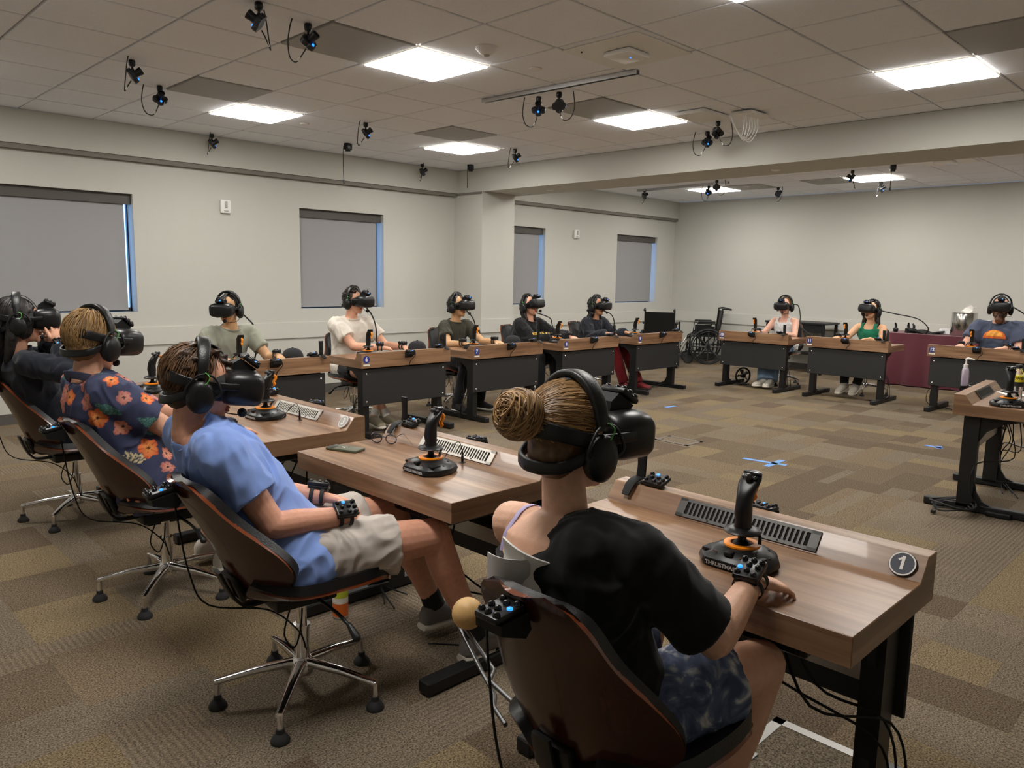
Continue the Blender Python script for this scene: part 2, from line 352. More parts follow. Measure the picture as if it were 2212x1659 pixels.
def vis(c):
    x, y = (c[0] + c[2]) / 2, (c[1] + c[3]) / 2; d = Vector((x, y, -CAMZ)); z = d.dot(f_)
    if z < .3: return -1
    u, v = d.dot(r_) / z * 1664, d.dot(u_) / z * 1664
    if abs(u) > 1250 or abs(v) > 960: return -1
    return (c[2] - c[0]) * (c[3] - c[1]) / (d.length ** 3)
cells.sort(key=vis, reverse=True)
rest = [MB() for _ in CM]
for k, c in enumerate(cells):
    mi = rnd.choices(range(9), (5, 4, 4, 4, 3, 3, 1.3, 1.5, 1.5))[0]
    zt = rnd.uniform(-.0008, 0)
    if k < 300: MB().bb((c[0] + .0003, c[1] + .0003, -.006), (c[2] - .0003, c[3] - .0003, zt)).build('carpet_tile', CM[mi], floor)
    else: rest[0].mi = mi; rest[0].bb((c[0] + .0003, c[1] + .0003, -.006), (c[2] - .0003, c[3] - .0003, zt))
tag(rest[0].build('carpet_tile', CM, floor), kind='stuff')
# ---------------------------------------------------------------- tracker puck (shared)
def puck_meshes(w=.078, h=.062, t=.016):
    b = MB().rbox((0, 0, t / 2), (w, h, t), .006)
    st = MB(); led = MB()
    P = [(-.36, .32), (-.08, .34), (.36, .34), (-.22, .02), (.1, .06), (.36, -.02), (-.36, -.3), (.04, -.3), (.33, -.34)]
    for k, (x, y) in enumerate(P):
        if k == 1: led.lathe([(.0062, 0), (.0062, .003), (.004, .0045), (.0005, .005)], (x * w, y * h, t - .001), 12); continue
        st.lathe([(.0078, 0), (.0078, .002), (.0068, .0055), (.004, .0085), (.0005, .0095)], (x * w, y * h, t - .001), 12)
    return b.mesh('puck_body', m_black, 40), st.mesh('marker_studs', mat('glossy_black', (.008, .008, .009), .06), 60), led.mesh('led', m_led, 60)
PB, PS, PL = puck_meshes()
def add_puck(parent, M4, name='tracker_puck'):
    o = obj(name, PB, parent); o.matrix_local = M4
    obj('marker_studs', PS, o); obj('led', PL, o); return o
def frame(o, z, x):
    z = Vector(z).normalized(); x = Vector(x); x = (x - z * x.dot(z)).normalized(); y = z.cross(x)
    return Matrix(((x.x, y.x, z.x, o[0]), (x.y, y.y, z.y, o[1]), (x.z, y.z, z.z, o[2]), (0, 0, 0, 1)))

# ---------------------------------------------------------------- desks. local: x along desk, y depth (0 = ridge face toward room centre, +y = user side)
WD = (srgb(106, 76, 54), srgb(138, 104, 77), srgb(166, 132, 102))
m_wx = wood('walnut_along', 0, *WD); m_wy = wood('walnut_depth', 1, srgb(104, 76, 54), srgb(131, 100, 75), srgb(154, 122, 94))
DW, DD, ZB, ZT, ZR = 1.012, .54, .63, .704, .763
PROF = [(0, ZB), (DD, ZB), (DD, ZT), (.108, ZT), (.062, ZR), (0, ZR)]
m_panel = mat('modesty_panel', (.017, .017, .0175), .55, bump=(500, .15))
m_ventl = mat('vent_light', srgb(190, 186, 178), .45, metal=.6); m_ventd = mat('vent_dark', srgb(70, 68, 66), .45, metal=.5)
m_navy = mat('badge_navy', srgb(42, 46, 62), .5); m_bwhite = mat('badge_white', srgb(235, 232, 226), .5); m_bgrey = mat('badge_grey', srgb(172, 170, 166), .45)
m_sblue = mat('sticker_blue', srgb(38, 58, 140), .45); m_void = mat('vent_void', (.004, .004, .004), .9)
def desk_proto():
    d = {}
    w = MB(); w.prism(PROF, -DW / 2, DW / 2); me = w.mesh('worktop', [m_wx, m_wy])
    for p in me.polygons:
        if abs(p.normal.x) > .8: p.material_index = 1
    bv = bmesh.new(); bv.from_mesh(me); bmesh.ops.bevel(bv, geom=bv.edges[:], offset=.0018, segments=1, affect='EDGES'); bv.to_mesh(me); bv.free()
    d['worktop'] = me
    d['modesty_panel'] = MB().rbox((0, .035, .455), (DW - .06, .012, .33), .004, seg=1).mesh('modesty_panel', m_panel)
    b = MB().lathe([(.009, 0), (.009, .003), (.006, .006), (.001, .007)], (0, 0, 0), 10, (0, -1, 0)); d['bolt'] = b.mesh('bolt', m_chrome, 40)
    lg = MB(); lg.bb((-.03, .06, .03), (.03, .15, .62)); lg.rbox((0, .23, .028), (.06, .72, .048), .005, seg=1)
    lg.prism([(.15, .05), (.26, .05), (.2, .075), (.165, .13), (.15, .2)], -.012, .012); lg.prism([(.15, .62), (.4, .62), (.28, .59), (.19, .53), (.15, .46)], -.012, .012)
    d['leg'] = lg.mesh('leg', m_metal)
    d['crossbar'] = MB().bb((-DW / 2 + .1, .085, .40), (DW / 2 - .1, .125, .46)).mesh('crossbar', m_alu)
    d['cable_tray'] = MB().rbox((0, .3, .595), (.74, .3, .06), .006, seg=1).mesh('cable_tray', m_metal)
    # tracker bracket on the ridge, room side
    br = MB(); br.prism([(-.062, .735), (.0, .70), (.0, .745), (-.062, .752)], -.038, .038); d['tracker_bracket'] = br.mesh('tracker_bracket', m_blackm)
    cb = MB().tube([(.04, -.05, .745), (.058, -.03, .72), (.05, -.003, .69), (.02, -.004, .66), (.01, .0, .62)], .0028, 6, 4); d['cable'] = cb.mesh('cable', m_blackm, 60)
    return d
DP = desk_proto()
# vent grille lies on the sloped face
sl = Vector((0, .062 - .108, ZR - ZT)); sl_n = Vector((0, (ZR - ZT), .046)).normalized()
def vent(parent, dark, width=.46):
    mm = m_ventd if dark else m_ventl
    h = .062
    v = empty('vent_grille'); v.parent = parent
    v.matrix_local = frame(Vector((0, .085, (ZR + ZT) / 2)) + sl_n * .0032, sl_n, (1, 0, 0))
    f = MB(); f.box((0, h / 2 - .005, 0), (width, .010, .004)); f.box((0, -h / 2 + .005, 0), (width, .010, .004)); f.box((-width / 2 + .014, 0, 0), (.028, h, .004)); f.box((width / 2 - .014, 0, 0), (.028, h, .004)); f.box((0, 0, 0), (.002, h, .004))
    f.build('frame', mm, v)
    MB().box((0, 0, -.0015), (width - .03, h - .012, .001)).build('vent_shadow', m_void, v)
    n = 27; s = width - .056
    me = MB().box((0, 0, 0), (s / n * .45, h - .018, .0035)).mesh('slat', mm)
    for k in range(1, n): obj('slat', me, v, (-s / 2 + s * k / n, 0, 0))
    sc = MB().lathe([(.0035, 0), (.003, .0015), (.0005, .002)], (0, 0, .0018), 8).mesh('screw', m_black)
    for x in (-width / 4, width / 4): obj('screw', sc, v, (x, h / 2 - .006, 0))
    return v
def flat_text(parent, txt, size, M4, m, name='numeral', off=.0):
    me = text_mesh(txt, size, .0004, off); me.materials.clear(); me.materials.append(m)
    o = obj(name, me, parent); o.matrix_local = M4; return o
def desk(n, x, y, rz, label, badge=None, sticker=True, ventdark=None, mount=True, panel=True):
    e = empty('desk', (x, y, 0), rz, label, 'desk', 'walnut desks arranged in a rectangle')
    for k in ('worktop', 'modesty_panel', 'crossbar', 'cable_tray') if panel else ('worktop', 'crossbar'): obj(k, DP[k], e)
    for sx in (-1, 1):
        obj('leg', DP['leg'], e, (sx * (DW / 2 - .085), 0, 0))
        for z in (.575, .325) if panel else (): obj('bolt', DP['bolt'], e, (sx * (DW / 2 - .07), .029, z))
    if mount:
        b = obj('tracker_bracket', DP['tracker_bracket'], e); add_puck(b, frame((0, -.03, .752), (0, -.1, 1), (-1, 0, 0))); obj('cable', DP['cable'], e)
    if ventdark is not None: vent(e, ventdark)
    if badge:
        bg = empty('number_badge'); bg.parent = e; bg.matrix_local = frame(Vector((-.452, .085, (ZR + ZT) / 2)) + sl_n * .0008, sl_n, (-1, 0, 0))
        MB().lathe([(.034, 0), (.034, .005), (.033, .006)], n=40).build('badge_disc', badge[1], bg, 40)
        MB().loft([((0, 0, .006), (1, 0, 0), (0, 1, 0), .0325, .0325), ((0, 0, .0068), (1, 0, 0), (0, 1, 0), .0325, .0325), ((0, 0, .0068), (1, 0, 0), (0, 1, 0), .0290, .0290), ((0, 0, .006), (1, 0, 0), (0, 1, 0), .0290, .0290)], 40, cap=False).build('badge_rim', m_bwhite, bg)
        flat_text(bg, badge[0], .052, Matrix.Translation((0, 0, .0066)), m_bwhite, off=.0012)
        if badge[0] == '1': MB().box((-.0062, .0125, .0068), (.0135, .0052, .0006), Euler((0, 0, R(38))).to_matrix()).build('numeral_flag', m_bwhite, bg)
    if sticker:
        s = empty('number_sticker'); s.parent = e; s.matrix_local = frame((-DW / 2 + .055 if False else (DW / 2 - .05) * (1 if sticker is True else sticker), -.0008, .708), (0, -1, 0), (1, 0, 0))
        MB().lathe([(.034, 0), (.034, .0012)], n=32).build('sticker_disc', m_sblue, s)
        MB().box((0, -.048, .0006), (.066, .014, .0012)).build('sticker_label', m_bwhite, s)
        flat_text(s, str(n), .05, Matrix.Translation((0, 0, .0014)), m_bwhite, off=.0022)
    return e
H = -pi / 2   # desks 1-4: user on the -X side. local +y must map to world -X
D = {}
OWN = {6: 'of the man in white T-shirt', 7: 'of the man in dark olive T-shirt', 8: 'of the person in black lettered sweatshirt', 9: 'in front of the two wheelchairs', 10: 'of the woman in white tank top', 11: 'of the woman in green tank top', 12: 'of the bearded man'}
D[1] = desk(1, 2.171, 1.09, pi / 2, 'nearest walnut desk with the dark badge reading 1', ('1', m_navy), False, True)
D[2] = desk(2, 2.16, 2.408, pi / 2, 'walnut desk with a phone and eyeglasses lying on it', None, False, False)
D[3] = desk(3, 2.125, 3.66, pi / 2, 'walnut desk with the grey badge reading 3', ('3', m_bgrey), False, False)
D[4] = desk(4, 2.12, 4.92, pi / 2, 'walnut desk in front of the long-haired woman at far left', None, False, False)
# desks 5-9: user on the +Y side
D[5] = desk(5, 2.955, 5.65, 0, 'walnut desk of the man in the grey-green T-shirt', None, False)
for n, x, y in ((6, 4.285, 5.655), (7, 5.585, 5.65), (8, 6.975, 5.69), (9, 8.405, 5.715)):
    D[n] = desk(n, x, y, 0, f'walnut desk {OWN[n]}, blue sticker reading {n}', None, -1)
for n, x, y in ((10, 9.585, 5.06), (11, 9.63, 3.835), (12, 9.655, 2.40)):
    D[n] = desk(n, x, y, -pi / 2, f'walnut desk {OWN[n]}, blue sticker reading {n}', None, -1)
D[13] = desk(13, 5.45 + DW / 2 * math.cos(R(4)), 1.46 + DW / 2 * math.sin(R(4)), pi + R(4), 'empty walnut desk at the right edge holding a drink bottle', None, False, True, True, False)

# ---------------------------------------------------------------- joystick. local: +y forward (away from user)
m_joyprint = mat('joystick_print', srgb(170, 90, 40), .5); m_silver = mat('silver_print', srgb(190, 190, 190), .4)
def joystick_proto():
    e = empty('joystick')
    b = MB(); oct_ = [(.1, .02), (.1, -.045), (.065, -.085), (-.065, -.085), (-.1, -.045), (-.1, .02), (-.06, .085), (.06, .085)]
    def ring(s, z): return [(x * s, y * s, z) for x, y in oct_]
    rings = [ring(.97, 0), ring(1.02, .006), ring(1.02, .02), ring(.96, .03), ring(.62, .052), ring(.44, .058)]
    vs = sum(rings, []); fs = [tuple(range(8))[::-1], tuple(range(40, 48))]
    for j in range(5):
        for i in range(8): fs.append((j * 8 + i, j * 8 + (i + 1) % 8, j * 8 + 8 + (i + 1) % 8, j * 8 + 8 + i))
    b.add(vs, fs); me = b.mesh('base', m_black)
    bv = bmesh.new(); bv.from_mesh(me); bmesh.ops.bevel(bv, geom=bv.edges[:], offset=.004, segments=2, affect='EDGES'); bv.to_mesh(me); bv.free(); me.shade_smooth(); me.set_sharp_from_angle(angle=R(35))
    base = obj('base', me, e)
    for k in range(3):
        for q in (-1, 1): MB().rbox((q * (.056 + .012 * k), .035 - .02 * k, .044 - .004 * k), (.014, .012, .008), .003, seg=1).build('button', m_blackm, base, 40)
    for c_, d_ in (((0, -.062, .045), (.024, .03, .014)), ((.07, -.04, .038), (.03, .045, .012)), ((-.07, -.04, .038), (.03, .045, .012))): MB().rbox(c_, d_, .005).build('button', m_blackm, base, 40)
    pr = MB()
    for s in (-1, 1):
        pr.box((s * .035, -.068, .0415), (.003, .03, .002), Euler((R(-28), 0, R(25 * s))).to_matrix()); pr.box((s * .05, -.05, .0395), (.022, .003, .002), Euler((R(-20), R(20 * s), R(-40 * s))).to_matrix())
    pr.build('accent_lines', m_joyprint, base)
    t = text_mesh('THRUSTMASTER', .0155, .0003, .0004); t.materials.clear(); t.materials.append(m_silver)
    o = obj('lettering', t, base); o.matrix_local = frame((0, -.0876, .013), (0, -1, .02), (1, 0, 0))
    rg = MB()
    for a0 in range(8):
        for q in range(3):
            pass
    rg.lathe([(.048, .056), (.048, .061), (.044, .0635), (.03, .0625), (.028, .058)], n=32).build('orange_ring', m_orange, e, 40)
    MB().lathe([(.026, .058), (.02, .066), (.012, .072), (.010, .088), (.016, .092)], n=20).build('stem', m_blackm, e, 40)
    g = MB()
    MB().lathe([(.03, .09), (.047, .094), (.050, .098), (.046, .103), (.03, .108), (.02, .11)], n=28).build('hand_rest', m_black, e, 40)
    A = (1, 0, 0); 
    def sec(y, z, a, b_, tilt): return ((0, y, z), A, (0, math.cos(R(tilt)), math.sin(R(tilt))), a, b_, 2.6)
    g.loft([sec(0, .105, .022, .022, 0), sec(.0, .125, .020, .021, 0), sec(-.002, .15, .021, .025, 0), sec(-.001, .175, .020, .023, 5), sec(.004, .20, .021, .024, 10), sec(.014, .222, .025, .027, 20), sec(.024, .240, .029, .030, 30), sec(.030, .252, .027, .026, 35), sec(.031, .256, .018, .016, 35)], 24)
    gp = g.build('grip', m_black, e, 50)
    tp = MB(); tp.lathe([(.011, 0), (.010, .008), (.006, .012), (.001, .013)], (0, .012, .252), 14, (0, -.5, .85)); tp.ell((-.016, .02, .252), (.006, .008, .006)); tp.ell((.016, .02, .252), (.006, .008, .006)); tp.rbox((0, .034, .262), (.05, .012, .01), .004)
    tp.build('thumb_hat', mat('satin_black', (.03, .03, .032), .25), gp, 40)
    MB().tube([(0, .050, .238), (0, .060, .225), (0, .056, .21), (0, .048, .198), (0, .054, .187), (0, .05, .178)], [.006, .009, .008, .007, .008, .004], 10, 3, True).build('trigger', m_orange, gp, 60)
    ly = MB().tube([(.03, .03, .094), (.045, .01, .085), (.05, .0, .07)], .005, 8, 3).build('throttle_lever', m_black, e, 40)
    return e
JP = joystick_proto()
def place(proto, first, loc, rz, label, cat, group):
    o = proto if first else copy_tree(proto)
    o.location = loc; o.rotation_euler = (0, 0, rz); o.scale = (1, 1, .93) if o.name.startswith('joystick') else (1, 1, 1); return tag(o, label, cat, group)
JL = [(1, 1.85, .97, -90, 'black joystick with orange ring on the nearest desk'), (2, 1.84, 2.285, -90, 'black joystick on the desk with the phone and glasses'), (3, 1.88, 3.70, -90, 'black joystick on the desk with the grey badge 3'), (4, 1.76, 4.93, -90, 'black joystick in front of the floral-shirted man'),
      (5, 2.80, 5.93, 180, 'joystick on desk of the man in grey-green T-shirt'), (6, 4.03, 5.92, 180, 'joystick on the desk of the man in white T-shirt'), (7, 5.33, 5.92, 180, 'joystick on the desk of the man in dark olive T-shirt'), (8, 6.66, 5.95, 180, 'joystick on the desk of the person in black lettered sweatshirt'), (9, 8.2, 5.98, 180, 'joystick on the desk of the person with red trousers'),
      (10, 9.86, 5.17, 90, 'joystick on the desk of the woman in white tank top'), (11, 9.9, 3.95, 90, 'joystick on the desk of the woman in green tank top'), (12, 9.92, 2.53, 90, 'joystick on the desk of the bearded man'), (13, 5.60, 1.19, -68, 'joystick on the empty desk beside the drink bottle')]
for k, (n, x, y, a, lb) in enumerate(JL): place(JP, k == 0, (x, y, ZT), R(a), lb, 'joystick', 'joysticks on the desks')

# ---------------------------------------------------------------- headset stand with puck. local: x along ridge, +y to room centre
def stand_proto():
    e = empty('headset_stand')
    MB().ribbon([(-.03, -.075, -.030), (-.03, -.045, .004), (-.03, 0, .016), (-.03, .045, .006), (-.03, .07, -.012)], [(1, 0, 0)] * 5, [.03, .038, .044, .038, .03], .007).build('curved_base', m_blackm, e, 50)
    MB().ribbon([(-.03, .012, .014), (-.028, .015, .06), (-.028, .012, .13)], [(1, 0, 0)] * 3, [.036, .034, .042], .012).build('post', m_blackm, e, 50)
    add_puck(e, frame((.045, .0, .014), (0.05, -.35, 1), (1, 0, 0)))
    MB().rbox((.03, .0, .008), (.07, .05, .012), .004).build('puck_holder', m_blackm, e, 40)
    return e
SP = stand_proto()
SL = [(1, 2.14, 1.49, -90, 'black headset stand with tracker on the nearest desk'), (2, 2.13, 2.83, -90, 'black headset stand on the ridge of the desk with glasses'), (3, 2.095, 4.08, -90, 'black headset stand on the ridge of desk with badge 3'),
      (5, 3.36, 5.68, 180, 'headset stand behind the cap on the first far desk'), (6, 4.70, 5.685, 180, 'headset stand on the desk of the man in white T-shirt'), (7, 6.0, 5.68, 180, 'headset stand on the desk of the man in dark olive T-shirt'), (8, 7.38, 5.72, 180, 'headset stand on the desk of the person in black lettered sweatshirt'), (9, 8.82, 5.745, 180, 'headset stand on the desk of the person with red trousers'),
      (10, 9.615, 4.65, 90, 'headset stand on the desk of the woman in white tank top'), (11, 9.66, 3.42, 90, 'headset stand on the desk of the woman in green tank top'), (12, 9.685, 2.0, 90, 'headset stand on the desk of the bearded man')]
for k, (n, x, y, a, lb) in enumerate(SL): place(SP, k == 0, (x, y, ZR), R(a), lb, 'headset stand', 'headset stands on desk ridges')

# ---------------------------------------------------------------- chair. local: +y forward, x right
m_mah = wood('mahogany', 2, srgb(46, 20, 13), srgb(56, 25, 16), srgb(66, 31, 19), .24)
m_mahlit = mat('mahogany_lit_rim', srgb(118, 58, 30), .22, coat=.5)  # shell edges coloured brighter orange, the lit rim painted in
def shell(mb, fn, nu, nv, t):
    """fn(u,v)->point ; thick sheet"""
    P = np.array([[fn(-1 + 2 * i / nu, j / nv) for i in range(nu + 1)] for j in range(nv + 1)], float)
    du = np.gradient(P, axis=1); dv = np.gradient(P, axis=0); N = np.cross(du, dv); N /= np.linalg.norm(N, axis=2, keepdims=True) + 1e-9
    A = P + N * t / 2; B = P - N * t / 2; W_ = nu + 1; K = W_ * (nv + 1)
    vs = list(A.reshape(-1, 3)) + list(B.reshape(-1, 3)); fs = []; 
    for j in range(nv):
        for i in range(nu):
            a = j * W_ + i; fs.append((a, a + 1, a + W_ + 1, a + W_)); fs.append((K + a, K + a + W_, K + a + W_ + 1, K + a + 1))
    edge = [i for i in range(W_)] + [j * W_ + nu for j in range(1, nv + 1)] + [nv * W_ + i for i in range(nu - 1, -1, -1)] + [j * W_ for j in range(nv - 1, 0, -1)]
    mb.add(vs, fs); o = len(mb.v) - 2 * K
    m0 = mb.mi; mb.mi = m0 + 1
    for k in range(len(edge)):
        a, b = edge[k], edge[(k + 1) % len(edge)]; mb.f.append((o + a, o + K + a, o + K + b, o + b)); mb.m.append(mb.mi)
    mb.mi = m0
def ip(x, xs, ys): return float(np.interp(x, xs, ys))
def smoothip(x, xs, ys):
    x = min(max(x, xs[0]), xs[-1]); i = max(k for k in range(len(xs)) if xs[k] <= x); i = min(i, len(xs) - 2)
    t = (x - xs[i]) / (xs[i + 1] - xs[i]); 
    def sl_(k):
        if k == 0 or k == len(xs) - 1: return (ys[min(k + 1, len(xs) - 1)] - ys[max(k - 1, 0)]) / (xs[min(k + 1, len(xs) - 1)] - xs[max(k - 1, 0)])
        return (ys[k + 1] - ys[k - 1]) / (xs[k + 1] - xs[k - 1])
    h = xs[i + 1] - xs[i]; a, b = sl_(i) * h, sl_(i + 1) * h
    return (2 * t ** 3 - 3 * t * t + 1) * ys[i] + (t ** 3 - 2 * t * t + t) * a + (-2 * t ** 3 + 3 * t * t) * ys[i + 1] + (t ** 3 - t * t) * b
def back_pt(u, v, off=0, grow=0):
    w = smoothip(v, [0, .04, .12, .24, .36, .5, .7, .88, .96, 1], [.07, .125, .175, .235, .25, .225, .172, .145, .115, .06]) + grow
    z = .41 + v * .455 ; y = smoothip(v, [0, .25, .6, 1], [-.185, -.225, -.27, -.335])
    wrap = smoothip(v, [0, .3, .7, 1], [.05, .115, .05, .02])
    return (u * w, y + wrap * u * u + off, z)
def seat_pt(u, v, off=0, grow=0):
    y = -.215 + v * .475; w = smoothip(v, [0, .06, .2, .5, .8, .94, 1], [.10, .16, .215, .245, .24, .205, .14]) + grow
    z = smoothip(v, [0, .25, .6, .85, 1], [.425, .405, .418, .428, .40]) + .055 * abs(u) ** 2.2 * smoothip(v, [0, .5, 1], [1, .8, .35])
    return (u * w, y, z + off)
def chair_proto():
    e = empty('office_chair')
    b = MB(); shell(b, lambda u, v: back_pt(u, v), 18, 28, .012); b.build('backrest', [m_mah, m_mahlit], e, 40)
    p = MB(); shell(p, lambda u, v: back_pt(u * .97, .02 + v * .96, .022), 18, 28, .03); p.build('back_pad', [m_leather, m_leather], e, 60)
    s = MB(); shell(s, lambda u, v: seat_pt(u, v), 18, 20, .013); s.build('seat', [m_mah, m_mahlit], e, 40)
    q = MB(); shell(q, lambda u, v: seat_pt(u * .98, .01 + v * .985, .022), 18, 20, .032); q.build('seat_pad', [m_leather, m_leather], e, 60)
    MB().cyl((0, 0, .13), (0, 0, .26), .026, n=20).cyl((0, 0, .26), (0, 0, .36), .018, n=20).cyl((0, 0, .255), (0, 0, .262), .029, n=20).build('gas_lift', m_chrome, e, 40)
    MB().rbox((0, -.01, .375), (.15, .22, .045), .01).build('tilt_mechanism', m_metal, e, 40)
    MB().tube([(.05, .03, .365), (.2, .03, .362), (.27, .04, .335)], .006, 8, 3).tube([(.26, .04, .34), (.30, .045, .31)], [.009, .014], 8, 0, True).build('height_lever', m_metal, e, 50)
    sp = MB().ribbon([(0, -.262, .53), (0, -.245, .46), (0, -.225, .41), (0, -.19, .38), (0, -.08, .37)], [(1, 0, 0)] * 5, .05, .012).build('back_spine', m_metal, e, 50)
    MB().rbox((0, -.222, .462), (.11, .022, .085), .008, Euler((R(12), 0, 0)).to_matrix()).build('spine_cover', m_black, e, 40)
    MB().lathe([(.038, .085), (.04, .1), (.036, .135), (.028, .145)], n=20).build('hub', m_chrome, e, 40)
    lg = MB().loft([((0, .02, .125), (1, 0, 0), (0, 0, 1), .020, .016, 3), ((0, .15, .115), (1, 0, 0), (0, 0, 1), .016, .012, 3), ((0, .285, .092), (1, 0, 0), (0, 0, 1), .012, .009, 3)], 14).mesh('base_leg', m_chrome, 50)
    ft = MB().lathe([(.03, 0), (.031, .008), (.024, .02), (.014, .03), (.013, .045)], (0, .278, 0), 18).mesh('foot', m_rubber, 40)
    pn = MB().cyl((0, .278, .045), (0, .278, .092), .010, n=14).mesh('foot_pin', m_chrome, 40)
    for k in range(5):
        l = obj('base_leg', lg, e); l.rotation_euler = (0, 0, R(72 * k + 14)); obj('foot', ft, l); obj('foot_pin', pn, l)
    m = MB(); m.prism([(-.405, .812), (-.34, .785), (-.325, .80), (-.335, .835), (-.405, .832)], -.035, .035); mt = m.build('tracker_mount', m_blackm, e)
    add_puck(mt, frame((0, -.375, .834), (0, -.05, 1), (0, -1, 0)))
    MB().tube([(-.03, -.395, .82), (-.035, -.385, .72), (-.035, -.355, .52), (-.03, -.30, .40), (.0, -.12, .345), (.03, -.03, .26), (.035, .0, .18)], .003, 6, 5).tube([(.04, -.06, .34), (.06, -.09, .27), (.07, -.06, .22), (.055, -.03, .27), (.05, -.02, .34)], .003, 6, 4).build('cable', m_blackm, e, 60)
    return e
CP = chair_proto()
CL = [(1, 1.35, .985, 0, 'nearest office chair, brown wooden back toward the viewer'), (2, 1.27, 2.28, -4, 'brown wooden office chair of the man in blue T-shirt'), (3, 1.27, 3.48, 0, 'brown wooden office chair of the floral-shirted man'), (4, 1.30, 4.93, 0, 'brown wooden office chair of the long-haired woman'),
      (5, 2.95, 6.5, -90, 'office chair under the man in grey-green T-shirt'), (6, 4.23, 6.47, -90, 'office chair under the man in white T-shirt'), (7, 5.56, 6.5, -90, 'office chair under the man in dark olive T-shirt'), (8, 6.66, 6.47, -90, 'office chair under the person in black sweatshirt'), (9, 7.98, 6.52, -90, 'office chair under the person with red boots'),
      (10, 10.42, 5.03, 180, 'office chair under the woman in white tank top'), (11, 10.42, 3.85, 180, 'office chair under the woman in green tank top'), (12, 10.45, 2.40, 180, 'office chair under the bearded man')]
CH = {}
for k, (n, x, y, a, lb) in enumerate(CL): CH[n] = place(CP, k == 0, (x, y, 0), R(a - 90), lb, 'chair', 'brown wooden office chairs')
for n, tl in ((1, 2), (2, 10), (3, 8), (4, 6)):
    for ch in CH[n].children:
        if ch.name.split(".")[0] in ("backrest", "back_pad", "back_spine", "spine_cover", "tracker_mount"):
            ch.matrix_local = Matrix.Translation((0, -.2, .42)) @ Matrix.Rotation(R(tl), 4, "X") @ Matrix.Translation((0, .2, -.42)) @ ch.matrix_local
m_wire = mat('wire_rod', (.18, .18, .18), .35, 1)
for n, ball in ((1, True), (3, False)):
    c = CH[n]
    # bent rod bracket standing out from the left rear of the chair
    MB().tube([(-.20, -.13, .45), (-.33, -.10, .45), (-.36, -.055, .45), (-.66, .065, .47), (-.66, .09, .485), (-.60, .06, .495)], .006, 8).tube([(-.20, -.17, .42), (-.27, -.14, .42), (-.31, -.10, .42), (-.40, -.06, .43), (-.64, .05, .465)], .006, 8).build('rod_bracket', m_wire, c, 50)
    if ball: MB().ell((-.555, .025, .515), (.045, .045, .045), n=28, k=18).build('wooden_ball', mat('pale_wood', srgb(208, 168, 108), .45, var=(30, .12)), c, 60)
